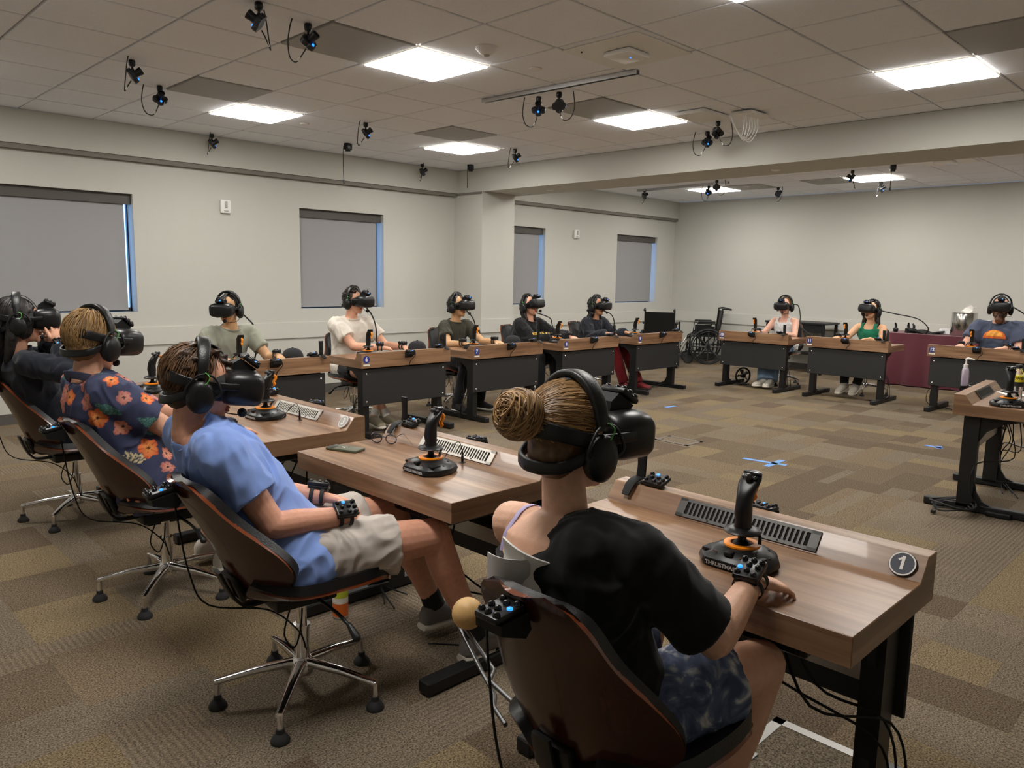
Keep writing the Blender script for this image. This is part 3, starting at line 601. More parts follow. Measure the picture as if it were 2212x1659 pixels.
# ---------------------------------------------------------------- VR headset in head frame (x right, y forward, z up, origin between the ears)
m_visor = mat('visor_plastic', (.009, .009, .010), .34, spec=.4, bump=(400, .05)); m_gasket = mat('face_gasket', (.009, .009, .009), .8)
m_green = mat('green_wire', srgb(90, 190, 80), .5)
def headset_proto():
    e = empty('vr_headset')
    X, Z = (1, 0, 0), (0, 0, 1)
    v = MB(); v.loft([((0, .060, .008), X, Z, .078, .046, 3), ((0, .070, .010), X, Z, .090, .055, 3.2), ((0, .098, .012), X, Z, .097, .060, 3.4), ((0, .132, .014), X, Z, .097, .060, 3.4), ((0, .164, .013), X, Z, .095, .057, 3.8), ((0, .178, .011), X, Z, .088, .050, 4), ((0, .186, .009), X, Z, .076, .041, 3.8), ((0, .190, .008), X, Z, .058, .030, 3.2), ((0, .191, .008), X, Z, .02, .01, 2.4)], 36)
    vis = v.build('visor', m_visor, e, 50)
    d = MB().lathe([(.009, 0), (.009, .002), (.0065, .0022), (.005, -.001), (.0005, -.002)], n=14).mesh('sensor_dimple', mat('dimple', (.004, .004, .005), .15), 40)
    for x, y, z, nx, nz in ((.06, .174, .028, .6, .35), (-.06, .174, .028, -.6, .35), (.052, .178, -.018, .5, -.4), (-.052, .178, -.018, -.5, -.4), (0, .184, .036, 0, .8)):
        o = obj('sensor_dimple', d, vis); o.matrix_local = frame((x, y, z), (nx, 1, nz), (0, 0, 1))
    MB().loft([((0, .025, .004), X, Z, .080, .050, 2.6), ((0, .07, .008), X, Z, .082, .050, 2.8)], 28).build('face_gasket', m_gasket, e, 50)
    # side arms and rear halo
    st = MB()
    for s in (-1, 1):
        st.ribbon([(s * .095, .105, .02), (s * .098, .06, .018), (s * .098, .0, .016)], [Z] * 3, [.022, .024, .028], .010)
        st.ribbon([(s * .096, .0, .016), (s * .092, -.05, .02), (s * .07, -.095, .03), (s * .03, -.118, .036), (0, -.122, .037)], [Z] * 5, [.028, .034, .036, .042, .050], .010)
        st.ribbon([(s * .094, -.01, .006), (s * .092, -.05, -.02), (s * .072, -.092, -.042), (s * .03, -.112, -.05), (0, -.115, -.051)], [Z] * 5, [.024, .026, .028, .030, .030], .012)
    st.build('head_strap', m_leather, e, 60)
    MB().ribbon([(0, .085, .066), (0, .06, .108), (0, .02, .139), (0, -.045, .138), (0, -.10, .095), (0, -.124, .045)], [X] * 6, .030, .004).build('top_strap', mat('strap_web', (.022, .022, .022), .8), e, 60)
    # headphones
    pts = []; sd = []
    for k in range(11):
        a = R(-18 + 216 * k / 10); pts.append((.104 * math.cos(a), -.012, .030 + .124 * math.sin(a) * (1 if math.sin(a) > 0 else .6))); sd.append((0, 1, 0))
    MB().ribbon(pts[1:-1], sd[1:-1], [.022, .034, .04, .042, .042, .042, .04, .034, .022], .018).build('headband', m_leather, e, 60)
    for s in (-1, 1):
        c = MB(); ax = Vector((s, 0, 0))
        c.loft([((s * .078, -.008, -.022), (0, 1, 0), Z, .034, .042), ((s * .088, -.008, -.022), (0, 1, 0), Z, .042, .052), ((s * .100, -.008, -.022), (0, 1, 0), Z, .044, .054), ((s * .112, -.008, -.022), (0, 1, 0), Z, .042, .052), ((s * .121, -.008, -.022), (0, 1, 0), Z, .033, .041), ((s * .125, -.008, -.022), (0, 1, 0), Z, .018, .024), ((s * .126, -.008, -.022), (0, 1, 0), Z, .003, .004)], 28)
        cup = c.build('ear_cup', m_leather, e, 60)
        MB().tube([(s * .108, .036, -.02), (s * .112, .05, .0), (s * .108, .03, .04), (s * .108, .0, .052), (s * .108, -.03, .04), (s * .112, -.055, .0), (s * .108, -.045, -.02)], .004, 8, 4).build('yoke', m_metal, cup, 60)
        MB().tube([(s * .112, -.004, .058), (s * .119, .01, .045), (s * .118, .006, .028), (s * .118, .0, .02)], .0015, 6, 4).build('green_wire', m_green, cup)
    mc = MB().tube([(-.112, .02, -.055), (-.10, .07, -.088), (-.06, .125, -.092), (-.035, .14, -.082)], .0022, 6, 5)
    mc.ell((-.024, .142, -.078), (.016, .016, .016), n=16, k=10); mc.build('microphone', m_gasket, e, 60)
    pb = MB(); pb.prism([(.08, .062), (.140, .062), (.160, .078), (.108, .108), (.085, .09)], -.03, .03); w = pb.build('puck_wedge', m_blackm, e)
    add_puck(w, frame((0, .137, .094), (0, .5, .86), (1, 0, 0)))
    return e
HP = headset_proto()

# ---------------------------------------------------------------- people
def remesh(name, mb, mats, voxel, smooth=4, parent=None, wr=None, adapt=0):
    me = bpy.data.meshes.new(name); me.from_pydata(mb.v, [], mb.f)
    bm = bmesh.new(); bm.from_mesh(me); bmesh.ops.recalc_face_normals(bm, faces=bm.faces); bm.to_mesh(me); bm.free()
    o = bpy.data.objects.new(name, me); COL.objects.link(o)
    md = o.modifiers.new('r', 'REMESH'); md.mode = 'VOXEL'; md.voxel_size = voxel; md.use_smooth_shade = True
    if smooth: ms = o.modifiers.new('s', 'SMOOTH'); ms.factor = .5; ms.iterations = smooth
    m2 = bpy.data.meshes.new_from_object(o.evaluated_get(bpy.context.evaluated_depsgraph_get())); o.modifiers.clear(); o.data = m2; bpy.data.meshes.remove(me); m2.name = name
    m2.materials.clear()
    for m in (mats if isinstance(mats, (list, tuple)) else [mats]): m2.materials.append(m)
    if wr:
        amp, sc = wr[:2]; stretch = wr[2] if len(wr) > 2 else (1, 1, .55)
        n = len(m2.vertices); co = np.empty(n * 3); m2.vertices.foreach_get('co', co); co = co.reshape(-1, 3); no = np.empty(n * 3); m2.vertex_normals.foreach_get('vector', no); no = no.reshape(-1, 3)
        d = np.empty(n)
        for i in range(n):
            p = Vector((co[i, 0] * stretch[0], co[i, 1] * stretch[1], co[i, 2] * stretch[2])) * sc
            w = noise.noise(p * .6 + Vector((3, 7, 1))); a = noise.noise(p + Vector((w, w * 1.3, -w)) * 1.2)
            d[i] = (1 - abs(a) * 2.6) * .8 + noise.noise(p * 2.3) * .35
        co += no * (d * amp - amp * .3)[:, None]; m2.vertices.foreach_set('co', co.ravel()); m2.update()
    m2.shade_smooth()
    if parent is not None: o.parent = parent
    return o
def ik(S_, W_, a, b, pole):
    d = W_ - S_; L = np.linalg.norm(d); 
    if L > (a + b) * .995: k = L / ((a + b) * .995); a *= k; b *= k
    u = d / L; x = (a * a - b * b + L * L) / (2 * L); h = math.sqrt(max(a * a - x * x, 0)); p = np.asarray(pole, float); p = p - u * np.dot(p, u); p = nrm(p)
    return S_ + u * x + p * h
def hand(mb, W_, d, n, thumb, curl=.25, s=1.0, spread=.17):
    """thumb: unit vector sign; side = n x d direction"""
    d = nrm(d); n = np.asarray(n, float); n = nrm(n - d * np.dot(n, d)); sd = np.cross(d, n) * thumb   # toward the thumb
    mb.loft([(W_ - d * .015, sd, n, .026 * s, .019 * s, 2.4), (W_ + d * .015 * s, sd, n, .030 * s, .017 * s, 2.6), (W_ + d * .05 * s, sd, n, .040 * s, .015 * s, 2.8), (W_ + d * .085 * s - n * .003, sd, n, .040 * s, .012 * s, 2.8)], 18)
    for k, (off, L, r) in enumerate(((.031, .068, .0078), (.0105, .078, .0080), (-.0105, .072, .0077), (-.030, .056, .0068))):
        p = W_ + d * .078 * s + sd * off * s; dd = nrm(d + sd * spread * (off / .03)); nn = n
        pts = [p]; 
        for q, f in enumerate((.46, .31, .25)):
            ang = curl * (1 + .4 * q); ax = np.cross(dd, nn); dn = dd * math.cos(ang) - nn * math.sin(ang); nn = nn * math.cos(ang) + dd * math.sin(ang); dd = dn
            p = p + dd * L * f * s; pts.append(p)
        mb.tube(pts, [r * s, r * s * .97, r * .88 * s, r * .72 * s], 10, 0, True)
    p0 = W_ + d * .022 * s + sd * .022 * s - n * .004; t1 = nrm(d * .75 + sd * .75 - n * .1); t2 = nrm(d * .95 + sd * .35 - n * .15)
    mb.tube([p0, p0 + t1 * .034 * s, p0 + t1 * .034 * s + t2 * .030 * s, p0 + t1 * .034 * s + t2 * .054 * s], [.0135 * s, .0115 * s, .010 * s, .0075 * s], 10, 0, True)
def skinmat(name, c): return mat('skin_' + name, c, .5, spec=.35, var=(60, .06), bump=(300, .12))
def hairmat(name, c, c2):
    k = 'hair_' + name
    if k in MATS: return MATS[k]
    m = mat(k, c, .42, spec=.4); nt = m.node_tree; b = nt.nodes['Principled BSDF']; tc = nt.nodes.new('ShaderNodeTexCoord'); n = nt.nodes.new('ShaderNodeTexNoise'); n.inputs['Scale'].default_value = 45
    rp = nt.nodes.new('ShaderNodeValToRGB'); rp.color_ramp.elements[0].position = .35; rp.color_ramp.elements[1].position = .7; rp.color_ramp.elements[0].color = (*c, 1); rp.color_ramp.elements[1].color = (*c2, 1)
    nt.links.new(tc.outputs['Object'], n.inputs['Vector']); nt.links.new(n.outputs['Fac'], rp.inputs['Fac']); nt.links.new(rp.outputs['Color'], b.inputs['Base Color']); return m
def strandmat(name, c, c2):
    k = 'strand_' + name
    if k in MATS: return MATS[k]
    m = mat(k, c, .45, spec=.35); nt = m.node_tree; g = nt.nodes.new('ShaderNodeNewGeometry'); rp = nt.nodes.new('ShaderNodeValToRGB'); rp.color_ramp.elements[0].color = (*c, 1); rp.color_ramp.elements[1].color = (*c2, 1)
    nt.links.new(g.outputs['Random Per Island'], rp.inputs['Fac']); nt.links.new(rp.outputs['Color'], nt.nodes['Principled BSDF'].inputs['Base Color']); return m
def person(P):
    """P: dict with world placement. Returns body object"""
    g = P.get; hd = R(g('heading')); s = g('s', 1.0); near = g('near', False); vox = .0055 if near else .009
    O = np.array((P['x'], P['y'], 0.)); ca, sa = math.cos(hd), math.sin(hd)
    FW = np.array((ca, sa, 0)); RT = np.array((sa, -ca, 0)); UP = np.array((0, 0, 1.))
    def lw(x, y, z): return RT * x + FW * y + UP * z          # local offset -> world-axes offset from O
    def wl_(p): return np.asarray(p, float) - O
    yaw, pit, rol = (R(a) for a in g('head', (0, 0, 0)))
    Mh = (Matrix.Rotation(hd + yaw - pi / 2, 3, 'Z') @ Matrix.Rotation(pit, 3, 'X') @ Matrix.Rotation(rol, 3, 'Y'))
    hc = wl_(P['hc']); hr, hf, hu = (np.array(Mh.col[i]) for i in range(3))
    hs = g('hs', 1.0)
    def hp(x, y, z): return hc + (hr * x + hf * y + hu * z) * hs
    pel = lw(0, g('pely', -.07), g('pelz', .535))
    nb = hc - hu * .135 * hs - UP * .022 - hf * .03 + RT * 0
    if 'nb' in P: nb = wl_(P['nb'])
    tR = g('turn', 0); RTc = RT * math.cos(R(tR)) - FW * math.sin(R(tR)); FWc = np.cross(UP, RTc)
    sp = nrm(nb - pel)
    mid = pel * .45 + nb * .55 - FW * g('slouch', .02)
    def spine(t): return (1 - t) ** 2 * pel + 2 * t * (1 - t) * (mid * 2 - .5 * (pel + nb)) + t * t * nb
    b = g('build', 1.0)
    def torso(gr, t0=0, t1=1.0, top=None):
        secs = []
        for t, w_, dp in ((-.12, .150, .105), (-.05, .172, .118), (.05, .176, .122), (.2, .158, .112), (.38, .150, .110), (.55, .160, .116), (.72, .168, .112), (.84, .160, .096), (.92, .125, .076), (1.0, .066, .060)):
            if t < t0 - 1e-6 or t > t1 + 1e-6: continue
            c = spine(t); tt = nrm(spine(t + .02) - spine(t - .02)); k = min(max((t - .3) / .5, 0), 1); r0 = nrm(RT * (1 - k) + RTc * k); f0 = nrm(np.cross(tt, r0)) * -1
            bb = 1 + (b - 1) * (1 if t < .8 else .5); w2, d2 = w_ * s * bb + gr, dp * s * bb + gr
            if gr > .01 and t < .12: w2 += g('hem', .021); d2 += g('hem', .021) * .8
            if t > .9: w2, d2 = w_ * s + gr * g('neckgrow', 1.0), dp * s + gr * g('neckgrow', 1.0)
            if g('fem') and .15 < t < .5: w2 -= .012
            secs.append((c, r0, f0, w2, d2, 2.3))
        return secs
    shd = {}; arms = {}; aw = g('shw', .168) * s
    for k, sg in (('R', 1), ('L', -1)):
        sh = nb + RTc * sg * aw - sp * .062 * s + FW * .0; shd[k] = sh
        W_ = wl_(P['w' + k]); pole = P.get('pole' + k, None); pole = lw(*pole) if pole is not None else lw(sg * .5, -.35, -1)
        el = ik(sh, W_, .285 * s, .25 * s, pole); arms[k] = (sh, el, W_)
    hips = {k: pel + RT * sg * .088 * s - UP * .01 for k, sg in (('R', 1), ('L', -1))}
    legs = {}
    for k, sg in (('R', 1), ('L', -1)):
        kn = wl_(P['k' + k]) if 'k' + k in P else lw(sg * .13, .36, .52); an = wl_(P['a' + k]) if 'a' + k in P else lw(sg * .13, .40, .10)
        legs[k] = (hips[k], kn, an)
    # --- body
    m = MB(); m.loft(torso(0), 26)
    m.tube([nb - UP * .03, hp(0, -.022, -.085), hp(0, -.015, -.03)], [.058 * s, .053 * s, .054 * s], 18, 0, True)
    HM = Mh.to_3x3()
    m.ell(hp(0, -.012, .035), (.076 * hs, .096 * hs, .088 * hs), HM, 28, 18); m.ell(hp(0, .030, -.035), (.060 * hs, .060 * hs, .078 * hs), HM, 24, 16); m.ell(hp(0, .040, -.078), (.046 * hs, .046 * hs, .034 * hs), HM, 20, 12)
    m.ell(hp(0, .073, -.100), (.021 * hs, .016 * hs, .015 * hs), HM); m.tube([hp(0, .083, .012), hp(0, .098, -.018), hp(0, .106, -.036)], [.010 * hs, .011 * hs, .013 * hs], 12, 0, True)
    for sg in (-1, 1):
        m.ell(hp(sg * .011, .096, -.040), (.009 * hs, .009 * hs, .008 * hs), HM); m.ell(hp(sg * .077, -.008, -.018), (.009 * hs, .020 * hs, .031 * hs), HM); m.ell(hp(sg * .038, .062, -.022), (.024 * hs, .022 * hs, .022 * hs), HM)
    for k, sg in (('R', 1), ('L', -1)):
        sh, el, W_ = arms[k]; af = g('armf', 1.0) * s
        m.tube([nb - sp * .05 + RTc * sg * .07 * s, sh, sh * .65 + el * .35, el * .92 + sh * .08, el, el * .7 + W_ * .3, W_], [.045 * s, .055 * af, .050 * af, .042 * af, .041 * af, .042 * af, .027 * af], 16, 3, True)
        hdir = P.get('h' + k, None); hdir = np.asarray(hdir, float) if hdir is not None else nrm(nrm(W_ - el) * .6 + FW * .6 + UP * -.1); hn = np.asarray(P.get('n' + k, (0, 0, 1)), float)
        hand(m, W_ + nrm(hdir) * .012, hdir, hn, (-1 if k == 'R' else 1), g('curl', .28), s * g('hands', 1.0))
        h_, kn, an = legs[k]; lf = g('legf', 1.0) * s
        m.tube([h_, h_ * .6 + kn * .4, kn * .94 + h_ * .06, kn], [.086 * lf, .078 * lf, .060 * lf, .056 * lf], 18, 3, True)
        m.tube([kn, kn * .7 + an * .3 - FW * .012, kn * .3 + an * .7 - FW * .004, an], [.055 * lf, .056 * lf, .042 * lf, .036 * s], 16, 3, True)
        fd = P.get('f' + k, None); fd = nrm(np.asarray(fd, float)) if fd is not None else FW
        m.tube([an - UP * .05 - fd * .02, an - UP * .045 + fd * .08, an - UP * .06 + fd * .14], [.034 * s, .034 * s, .026 * s], 12, 2, True)
    skm = skinmat(P['skin'][0], P['skin'][1])
    body = remesh('person', m, skm, vox if not near else .0042, 2)
    body.location = O; tag(body, P['label'], 'person', 'people wearing headsets')
    lp = MB(); lp.ell(hp(0, .0885, -.061), (.021 * hs, .010 * hs, .0052 * hs), HM); lp.ell(hp(0, .0875, -.071), (.018 * hs, .010 * hs, .0062 * hs), HM)
    lp.build('lips', mat('lips_' + P['skin'][0], tuple(min(1, c * f) for c, f in zip(P['skin'][1], (.85, .55, .55))), .4), body, 60)
    # --- shirt
    kind = P['shirt'][0]; sm = P['shirt'][1]; m = MB(); gr = g('loose', .014)
    wr = g('wr', (.006, 9.))
    if kind in ('tee', 'long', 'floral', 'sweat'):
        m.loft(torso(gr, -.12, 1.0), 28)
        end = {'tee': .62, 'floral': .68, 'long': 2, 'sweat': 2}[kind]
        for k, sg in (('R', 1), ('L', -1)):
            sh, el, W_ = arms[k]; q = gr + .006; af = g('armf', 1.0) * s
            inn = nb - sp * .055 * s + RTc * sg * .075 * s
            if end < 1:
                m.tube([inn, sh + sp * .0, sh * (1 - end * .5) + el * end * .5, sh * (1 - end) + el * end], [.050 * s + gr * .6, .058 * af + q * .8, .055 * af + q, .052 * af + q + .006], 20, 3)
                m.ell(sh, [.058 * af + q * .75] * 3)
            else:
                e2 = W_ * .97 + el * .03
                m.tube([inn, sh, sh * .5 + el * .5, el, el * .5 + W_ * .5, e2 * .92 + el * .08, e2], [.050 * s + gr * .6, .058 * af + q * .8, .056 * af + q, .050 * af + q * 1.2, .045 * af + q * 1.3, .038 * af + q, .030 * af + q * .6], 20, 3)
                m.ell(sh, [.058 * af + q * .75] * 3)
        if g('slack'): m.ell(pel + UP * .03 + FW * .02, (.19 * s, .15 * s, .10), None)
    elif kind == 'tank':
        m.loft(torso(gr, -.12, .84), 28)
        for sg in (-1, 1):
            a = spine(.80); q = nb - sp * .045 * s + RTc * sg * .088 * s
            m.ribbon([a + FWc * .100 * s * b + RTc * sg * .085 * s, nb - sp * .10 * s + FWc * .094 * s + RTc * sg * .092 * s, q + FWc * .055 * s + UP * .030 * s, q + UP * .036 * s - FWc * .01, q - FWc * .06 * s + UP * .012 * s, a - FWc * .100 * s * b + RTc * sg * .085 * s], [RTc] * 6, .052 * s, .018, 4)
    elif kind == 'off':
        # off-the-shoulder tee: torso to just under the neck, right sleeve full, left sleeve below the bare shoulder
        m.loft(torso(gr, -.12, .72), 28)
        sh, el, W_ = arms['R']; inn = nb - sp * .040 * s + RTc * .072 * s
        m.tube([spine(.74) + RTc * .04, inn, sh, sh * .6 + el * .4, sh * .18 + el * .82], [.095, .060, .070, .075, .080], 20, 3); m.ell(sh, [.072] * 3); m.ell(spine(.80) + RTc * .062 - FWc * .005, (.112, .10, .095)); m.ell(spine(.70) + RTc * .02, (.132, .15, .085))
        sh, el, W_ = arms['L']; m.tube([spine(.60) - RTc * .04, sh * .45 + el * .55, sh * .2 + el * .8], [.115, .066, .070], 20, 3)
    shirt = remesh('shirt', m, sm, vox, 9 if near else 5, body, wr)
    if kind in ('tee', 'sweat', 'long'):
        tt = nrm(spine(.99) - spine(.93)); c_ = spine(.965) + tt * .0; f0 = np.cross(RTc, tt); rr_ = .066 * s + gr * .9 + .004
        MB().ribbon([c_ + RTc * math.cos(R(a)) * rr_ + f0 * -math.sin(R(a)) * rr_ * 1.0 - tt * .020 * math.sin(R(a)) * -1 for a in range(0, 361, 20)], [tt] * 19, .020, .006, 2).build('collar', sm, body, 60)
    # --- trousers
    kind2 = P['pants'][0]; m = MB(); q = g('pantsgrow', .014)
    m.loft(torso(.006, -.12, .12), 26)
    for k in 'RL':
        h_, kn, an = legs[k]; lf = g('legf', 1.0) * s; le = g('shortlen', .72)
        if kind2 == 'shorts': m.tube([h_, h_ * (1 - le * .5) + kn * le * .5, h_ * (1 - le) + kn * le], [.088 * lf + q * .7, .080 * lf + q, .073 * lf + q * 1.35], 22, 3); m.ell(h_, [.088 * lf + q * .3] * 3)
        else:
            fl = g('flare', .0); m.ell(h_, [.09 * lf + q * .7] * 3)
            m.tube([h_, h_ * .6 + kn * .4, kn], [.088 * lf + q * .7, .080 * lf + q, .062 * lf + q], 20, 3, True); m.tube([kn, kn * .6 + an * .4, an + UP * .02 * 0], [.060 * lf + q, .055 * lf + q + fl * .5, .042 * s + q + fl], 20, 3)
    remesh('shorts' if kind2 == 'shorts' else 'trousers', m, P['pants'][1], vox, 3, body, g('pwr', (.005, 10., (1, 1, 1))))
    # --- shoes
    for k in 'RL':
        if g('noshoes'): break
        an = legs[k][2]; fd = P.get('f' + k, None); fd = nrm(np.asarray(fd, float)) if fd is not None else FW; rt = np.cross(fd, UP); rt = nrm(rt); uf = np.cross(rt, fd)
        def fp(y, z): return an + fd * y + uf * (z - .085)
        sm_, so_ = P['shoes'][:2]
        m = MB(); m.loft([(fp(-.062, .045), rt, uf, .024, .028, 2.6), (fp(-.045, .052), rt, uf, .036, .040, 2.6), (fp(0, .062), rt, uf, .040, .052, 2.6), (fp(.05, .052), rt, uf, .043, .040, 2.6), (fp(.11, .040), rt, uf, .047, .029, 2.6), (fp(.16, .034), rt, uf, .043, .023, 2.6), (fp(.185, .030), rt, uf, .028, .014, 2.6)], 20)
        if g('hightop'): m.tube([fp(.0, .07), fp(-.005, .15)], [.046, .044], 18)
        if g('boots'): m.tube([fp(.0, .07), fp(-.005, .15), an * .55 + legs[k][1] * .45], [.05, .05, .062], 18)
        sh_ = m.build('shoe', sm_, body, 60)
        m = MB(); m.loft([(fp(-.068, .012), rt, uf, .028, .012, 3), (fp(-.04, .012), rt, uf, .043, .013, 3), (fp(.06, .012), rt, uf, .047, .013, 3), (fp(.13, .013), rt, uf, .051, .014, 3), (fp(.175, .015), rt, uf, .042, .013, 3), (fp(.195, .018), rt, uf, .026, .010, 3)], 20); m.build('sole', so_, sh_, 60)
        lc = MB()
        for q_ in range(5): z_ = .095 - q_ * .008; y_ = .02 + q_ * .019; lc.tube([fp(y_, z_) - rt * .022, fp(y_ + .004, z_ + .004), fp(y_, z_) + rt * .022], .003, 6, 2)
        lc.build('laces', m_bwhite if not g('boots') else sm_, sh_)
        if len(P['shoes']) > 2: MB().tube([fp(.0, .085), an + nrm(legs[k][1] - an) * .07], [.044, .041], 18).build('sock', P['shoes'][2], body, 60)
    # --- hair
    st, hm = P['hair'][:2]; m = MB()
    def scalp(gx=0): m.ell(hp(0, -.030 + (.016 if st == 'long' else 0), .042), (.084 * hs + gx, .092 * hs + gx, .092 * hs + gx), HM, 28, 18)
    scalp(); m.ell(hp(0, -.058, -.022), (.068 * hs, .052 * hs, .062 * hs), HM, 22, 14)
    if st == 'bob':
        for sg in (-1, 1): m.tube([hp(sg * .062, -.02, .06), hp(sg * .086, -.02, -.02), hp(sg * .082, -.02, -.10), hp(sg * .07, .0, -.16)], [.03, .03, .028, .016], 14, 3, True, flat=.7)
        m.tube([hp(0, -.08, .05), hp(0, -.10, -.03), hp(0, -.09, -.11), hp(0, -.08, -.16)], [.07, .068, .06, .04], 16, 3, True, flat=.5, up=hr)
    if st == 'long':
        m.tube([hp(0, -.07, .06), hp(0, -.10, -.03), hp(0, -.115, -.14), hp(0, -.13, -.26), hp(0, -.13, -.36)], [.075, .080, .078, .065, .035], 18, 4, True, flat=.5, up=hr)
        for sg in (-1, 1): m.ell(hp(sg * .062, .015, -.02), (.026, .045, .075), HM); m.tube([hp(sg * .06, -.03, .06), hp(sg * .084, -.035, -.02), hp(sg * .086, -.05, -.11), hp(sg * .08, -.07, -.2)], [.03, .032, .03, .02], 14, 3, True)
    if st == 'back':      # long hair falling behind both shoulders
        for sg in (-1, 1): m.tube([hp(sg * .06, -.03, .06), hp(sg * .086, -.03, -.03), hp(sg * .092, -.035, -.12), hp(sg * .105, -.05, -.2), hp(sg * .10, -.06, -.25)], [.03, .032, .034, .03, .014], 14, 3, True, flat=.75)
        m.tube([hp(0, -.08, .05), hp(0, -.10, -.03), hp(0, -.10, -.14)], [.075, .075, .06], 16, 3, True, flat=.5, up=hr)
    if st == 'bun':
        bc = (-.02, -.145, .062)
        m.ell(hp(*bc), (.053, .047, .052), HM, 24, 16); m.ell(hp(0, -.09, .05), (.045, .05, .045), HM)
    if st == 'wild':
        for q_ in range(60):
            a, e_ = rnd.uniform(0, 2 * pi), rnd.uniform(.15, 1.35); dx = (math.cos(a) * math.cos(e_) * .08, math.sin(a) * math.cos(e_) * .088 - .03, math.sin(e_) * .088 + .042); l = rnd.uniform(1.08, 1.28)
            m.tube([hp(*dx), hp(dx[0] * l + .006, (dx[1] + .03) * l - .03 + .014, (dx[2] - .042) * l + .042)], [.014, .006], 7, 0, True)
    if st == 'curly':
        for q_ in range(110):
            a, e_ = rnd.uniform(0, 2 * pi), rnd.uniform(-.7, 1.4); dx = (math.cos(a) * math.cos(e_) * .088, math.sin(a) * math.cos(e_) * .094 - .03, math.sin(e_) * .094 + .03)
            if dx[1] > .02 and dx[2] < .08: continue
            m.ell(hp(*dx), [rnd.uniform(.013, .022)] * 3, None, 8, 6)
        for q_ in range(60):
            sg = rnd.choice((-1, 1)); zz = rnd.uniform(-.15, .0); m.ell(hp(sg * rnd.uniform(.06, .095), rnd.uniform(-.09, 0), zz), [rnd.uniform(.014, .024)] * 3, None, 8, 6)
    hair = remesh('hair', m, hm, .005 if near else .007, 3, body, (.003 if near else .004, 26. if near else 22., (1, 1, .45)))
    if near:   # separate strands laid over the scalp
        sm_ = MB(); cen = np.array((0, -.030, .042)); rad = np.array((.086, .095, .095))
        n_ = {'bun': 1500, 'long': 900, 'short': 1300, 'wild': 1200}.get(st, 500)
        for q_ in range(n_):
            a, e_ = rnd.uniform(0, 2 * pi), math.asin(rnd.uniform(-.35, .995)); u = np.array((math.cos(a) * math.cos(e_), math.sin(a) * math.cos(e_), math.sin(e_)))
            if u[1] > .35 and u[2] < .55: continue
            pts = []; lift = rnd.uniform(1.0, 1.035); L_ = rnd.randint(4, 6)
            tgt = np.array((-.02, -.145, .062)) if st == 'bun' else None
            p = u.copy()
            for j in range(L_):
                pos = cen + p * rad * (lift + (.02 * j if st in ('short', 'wild') else .003 * j)); pts.append(hp(*pos))
                if st == 'bun': fl = (tgt - cen) / rad; fl = fl / np.linalg.norm(fl); dlt = fl - p * np.dot(fl, p); stp = .22
                elif st == 'long': dlt = np.array((p[0] * .3, -.35, -1.)); stp = .24
                else: dlt = np.array((p[0] * .6 + .15 * math.sin(q_), -.2 + .5 * p[1], -.75 + (.5 if st == 'wild' and p[2] > .5 else 0))); stp = .14
                dlt = dlt + np.array([rnd.uniform(-.16, .16) for _ in range(3)]); dlt = dlt - p * np.dot(dlt, p); dlt = dlt / (np.linalg.norm(dlt) + 1e-6)
                p = p + dlt * stp; p = p / np.linalg.norm(p)
            r0 = rnd.uniform(.0010, .0019); sm_.tube(pts, [r0] * (len(pts) - 1) + [r0 * .3], 5, 2)
        if st == 'bun':
            for q_ in range(420):
                ph = rnd.uniform(0, 2 * pi); ax = nrm([rnd.gauss(.1, .32), -1, rnd.gauss(.25, .32)]); t1 = nrm(np.cross(ax, (0, 0, 1.01))); t2 = np.cross(ax, t1); rr = rnd.uniform(.050, .058); of = rnd.uniform(-.042, .05); r2 = math.sqrt(max(rr * rr - of * of, 1e-5))
                sm_.tube([hp(*(np.array((-.02, -.145, .062)) + ax * of + (t1 * math.cos(ph + .35 * j) + t2 * math.sin(ph + .35 * j)) * r2)) for j in range(8)], [.0022] * 7 + [.0006], 5, 2)
        if st == 'long':
            for q_ in range(340):
                x = rnd.uniform(-.095, .095); y = -.10 - rnd.uniform(.0, .035) * (1 - (x / .1) ** 2) ; y0 = -.09
                pts = [hp(x * .8, y0 - .02 + rnd.uniform(-.005, .005), .03), hp(x, y, -.06), hp(x * 1.0, y - .02, -.16), hp(x * .85, y - .03, -.27), hp(x * .6 + rnd.uniform(-.02, .02), y - .03, rnd.uniform(-.40, -.30))]
                sm_.tube(pts, [.002, .0026, .0024, .002, .0006], 5, 3)
        ho = sm_.build('hair_strands', P['hair'][2], body, 60); tag(ho, kind='stuff')
    if g('beard'):
        m = MB(); m.ell(hp(0, .045, -.085), (.056 * hs, .058 * hs, .048 * hs), HM); m.ell(hp(0, .072, -.125), (.044 * hs, .042 * hs, .055 * hs), HM); m.ell(hp(0, .097, -.050), (.026 * hs, .010 * hs, .008 * hs), HM)
        for sg in (-1, 1): m.ell(hp(sg * .055, .03, -.062), (.016, .036, .036), HM)
        remesh('beard', m, P['hair'][1] if g('beard') is True else g('beard'), .006, 2, body, (.005, 40., (1, 1, .5)))
    if g('moustache'): MB().ell(hp(0, .103, -.052), (.026, .008, .006), HM).build('moustache', hm, body, 60)
    # --- headset on the head
    h = HP if not USED else copy_tree(HP); USED.append(1)
    h.matrix_world = Matrix.Translation(Vector(hc + O)) @ HM.to_4x4() @ Matrix.Scale(hs, 4)
    tag(h, P['hlabel'], 'headset', 'black VR headsets with headphones')
    if 'cable' in P:
        c0 = hp(*g('cable0', (-.07, -.10, .02))) + O; pts = [c0] + [np.asarray(p, float) for p in P['cable']]
        inv = h.matrix_world.inverted(); MB().tube([inv @ Vector(p) for p in pts], .007, 8, 6).build('cable', m_rubber, h, 60)
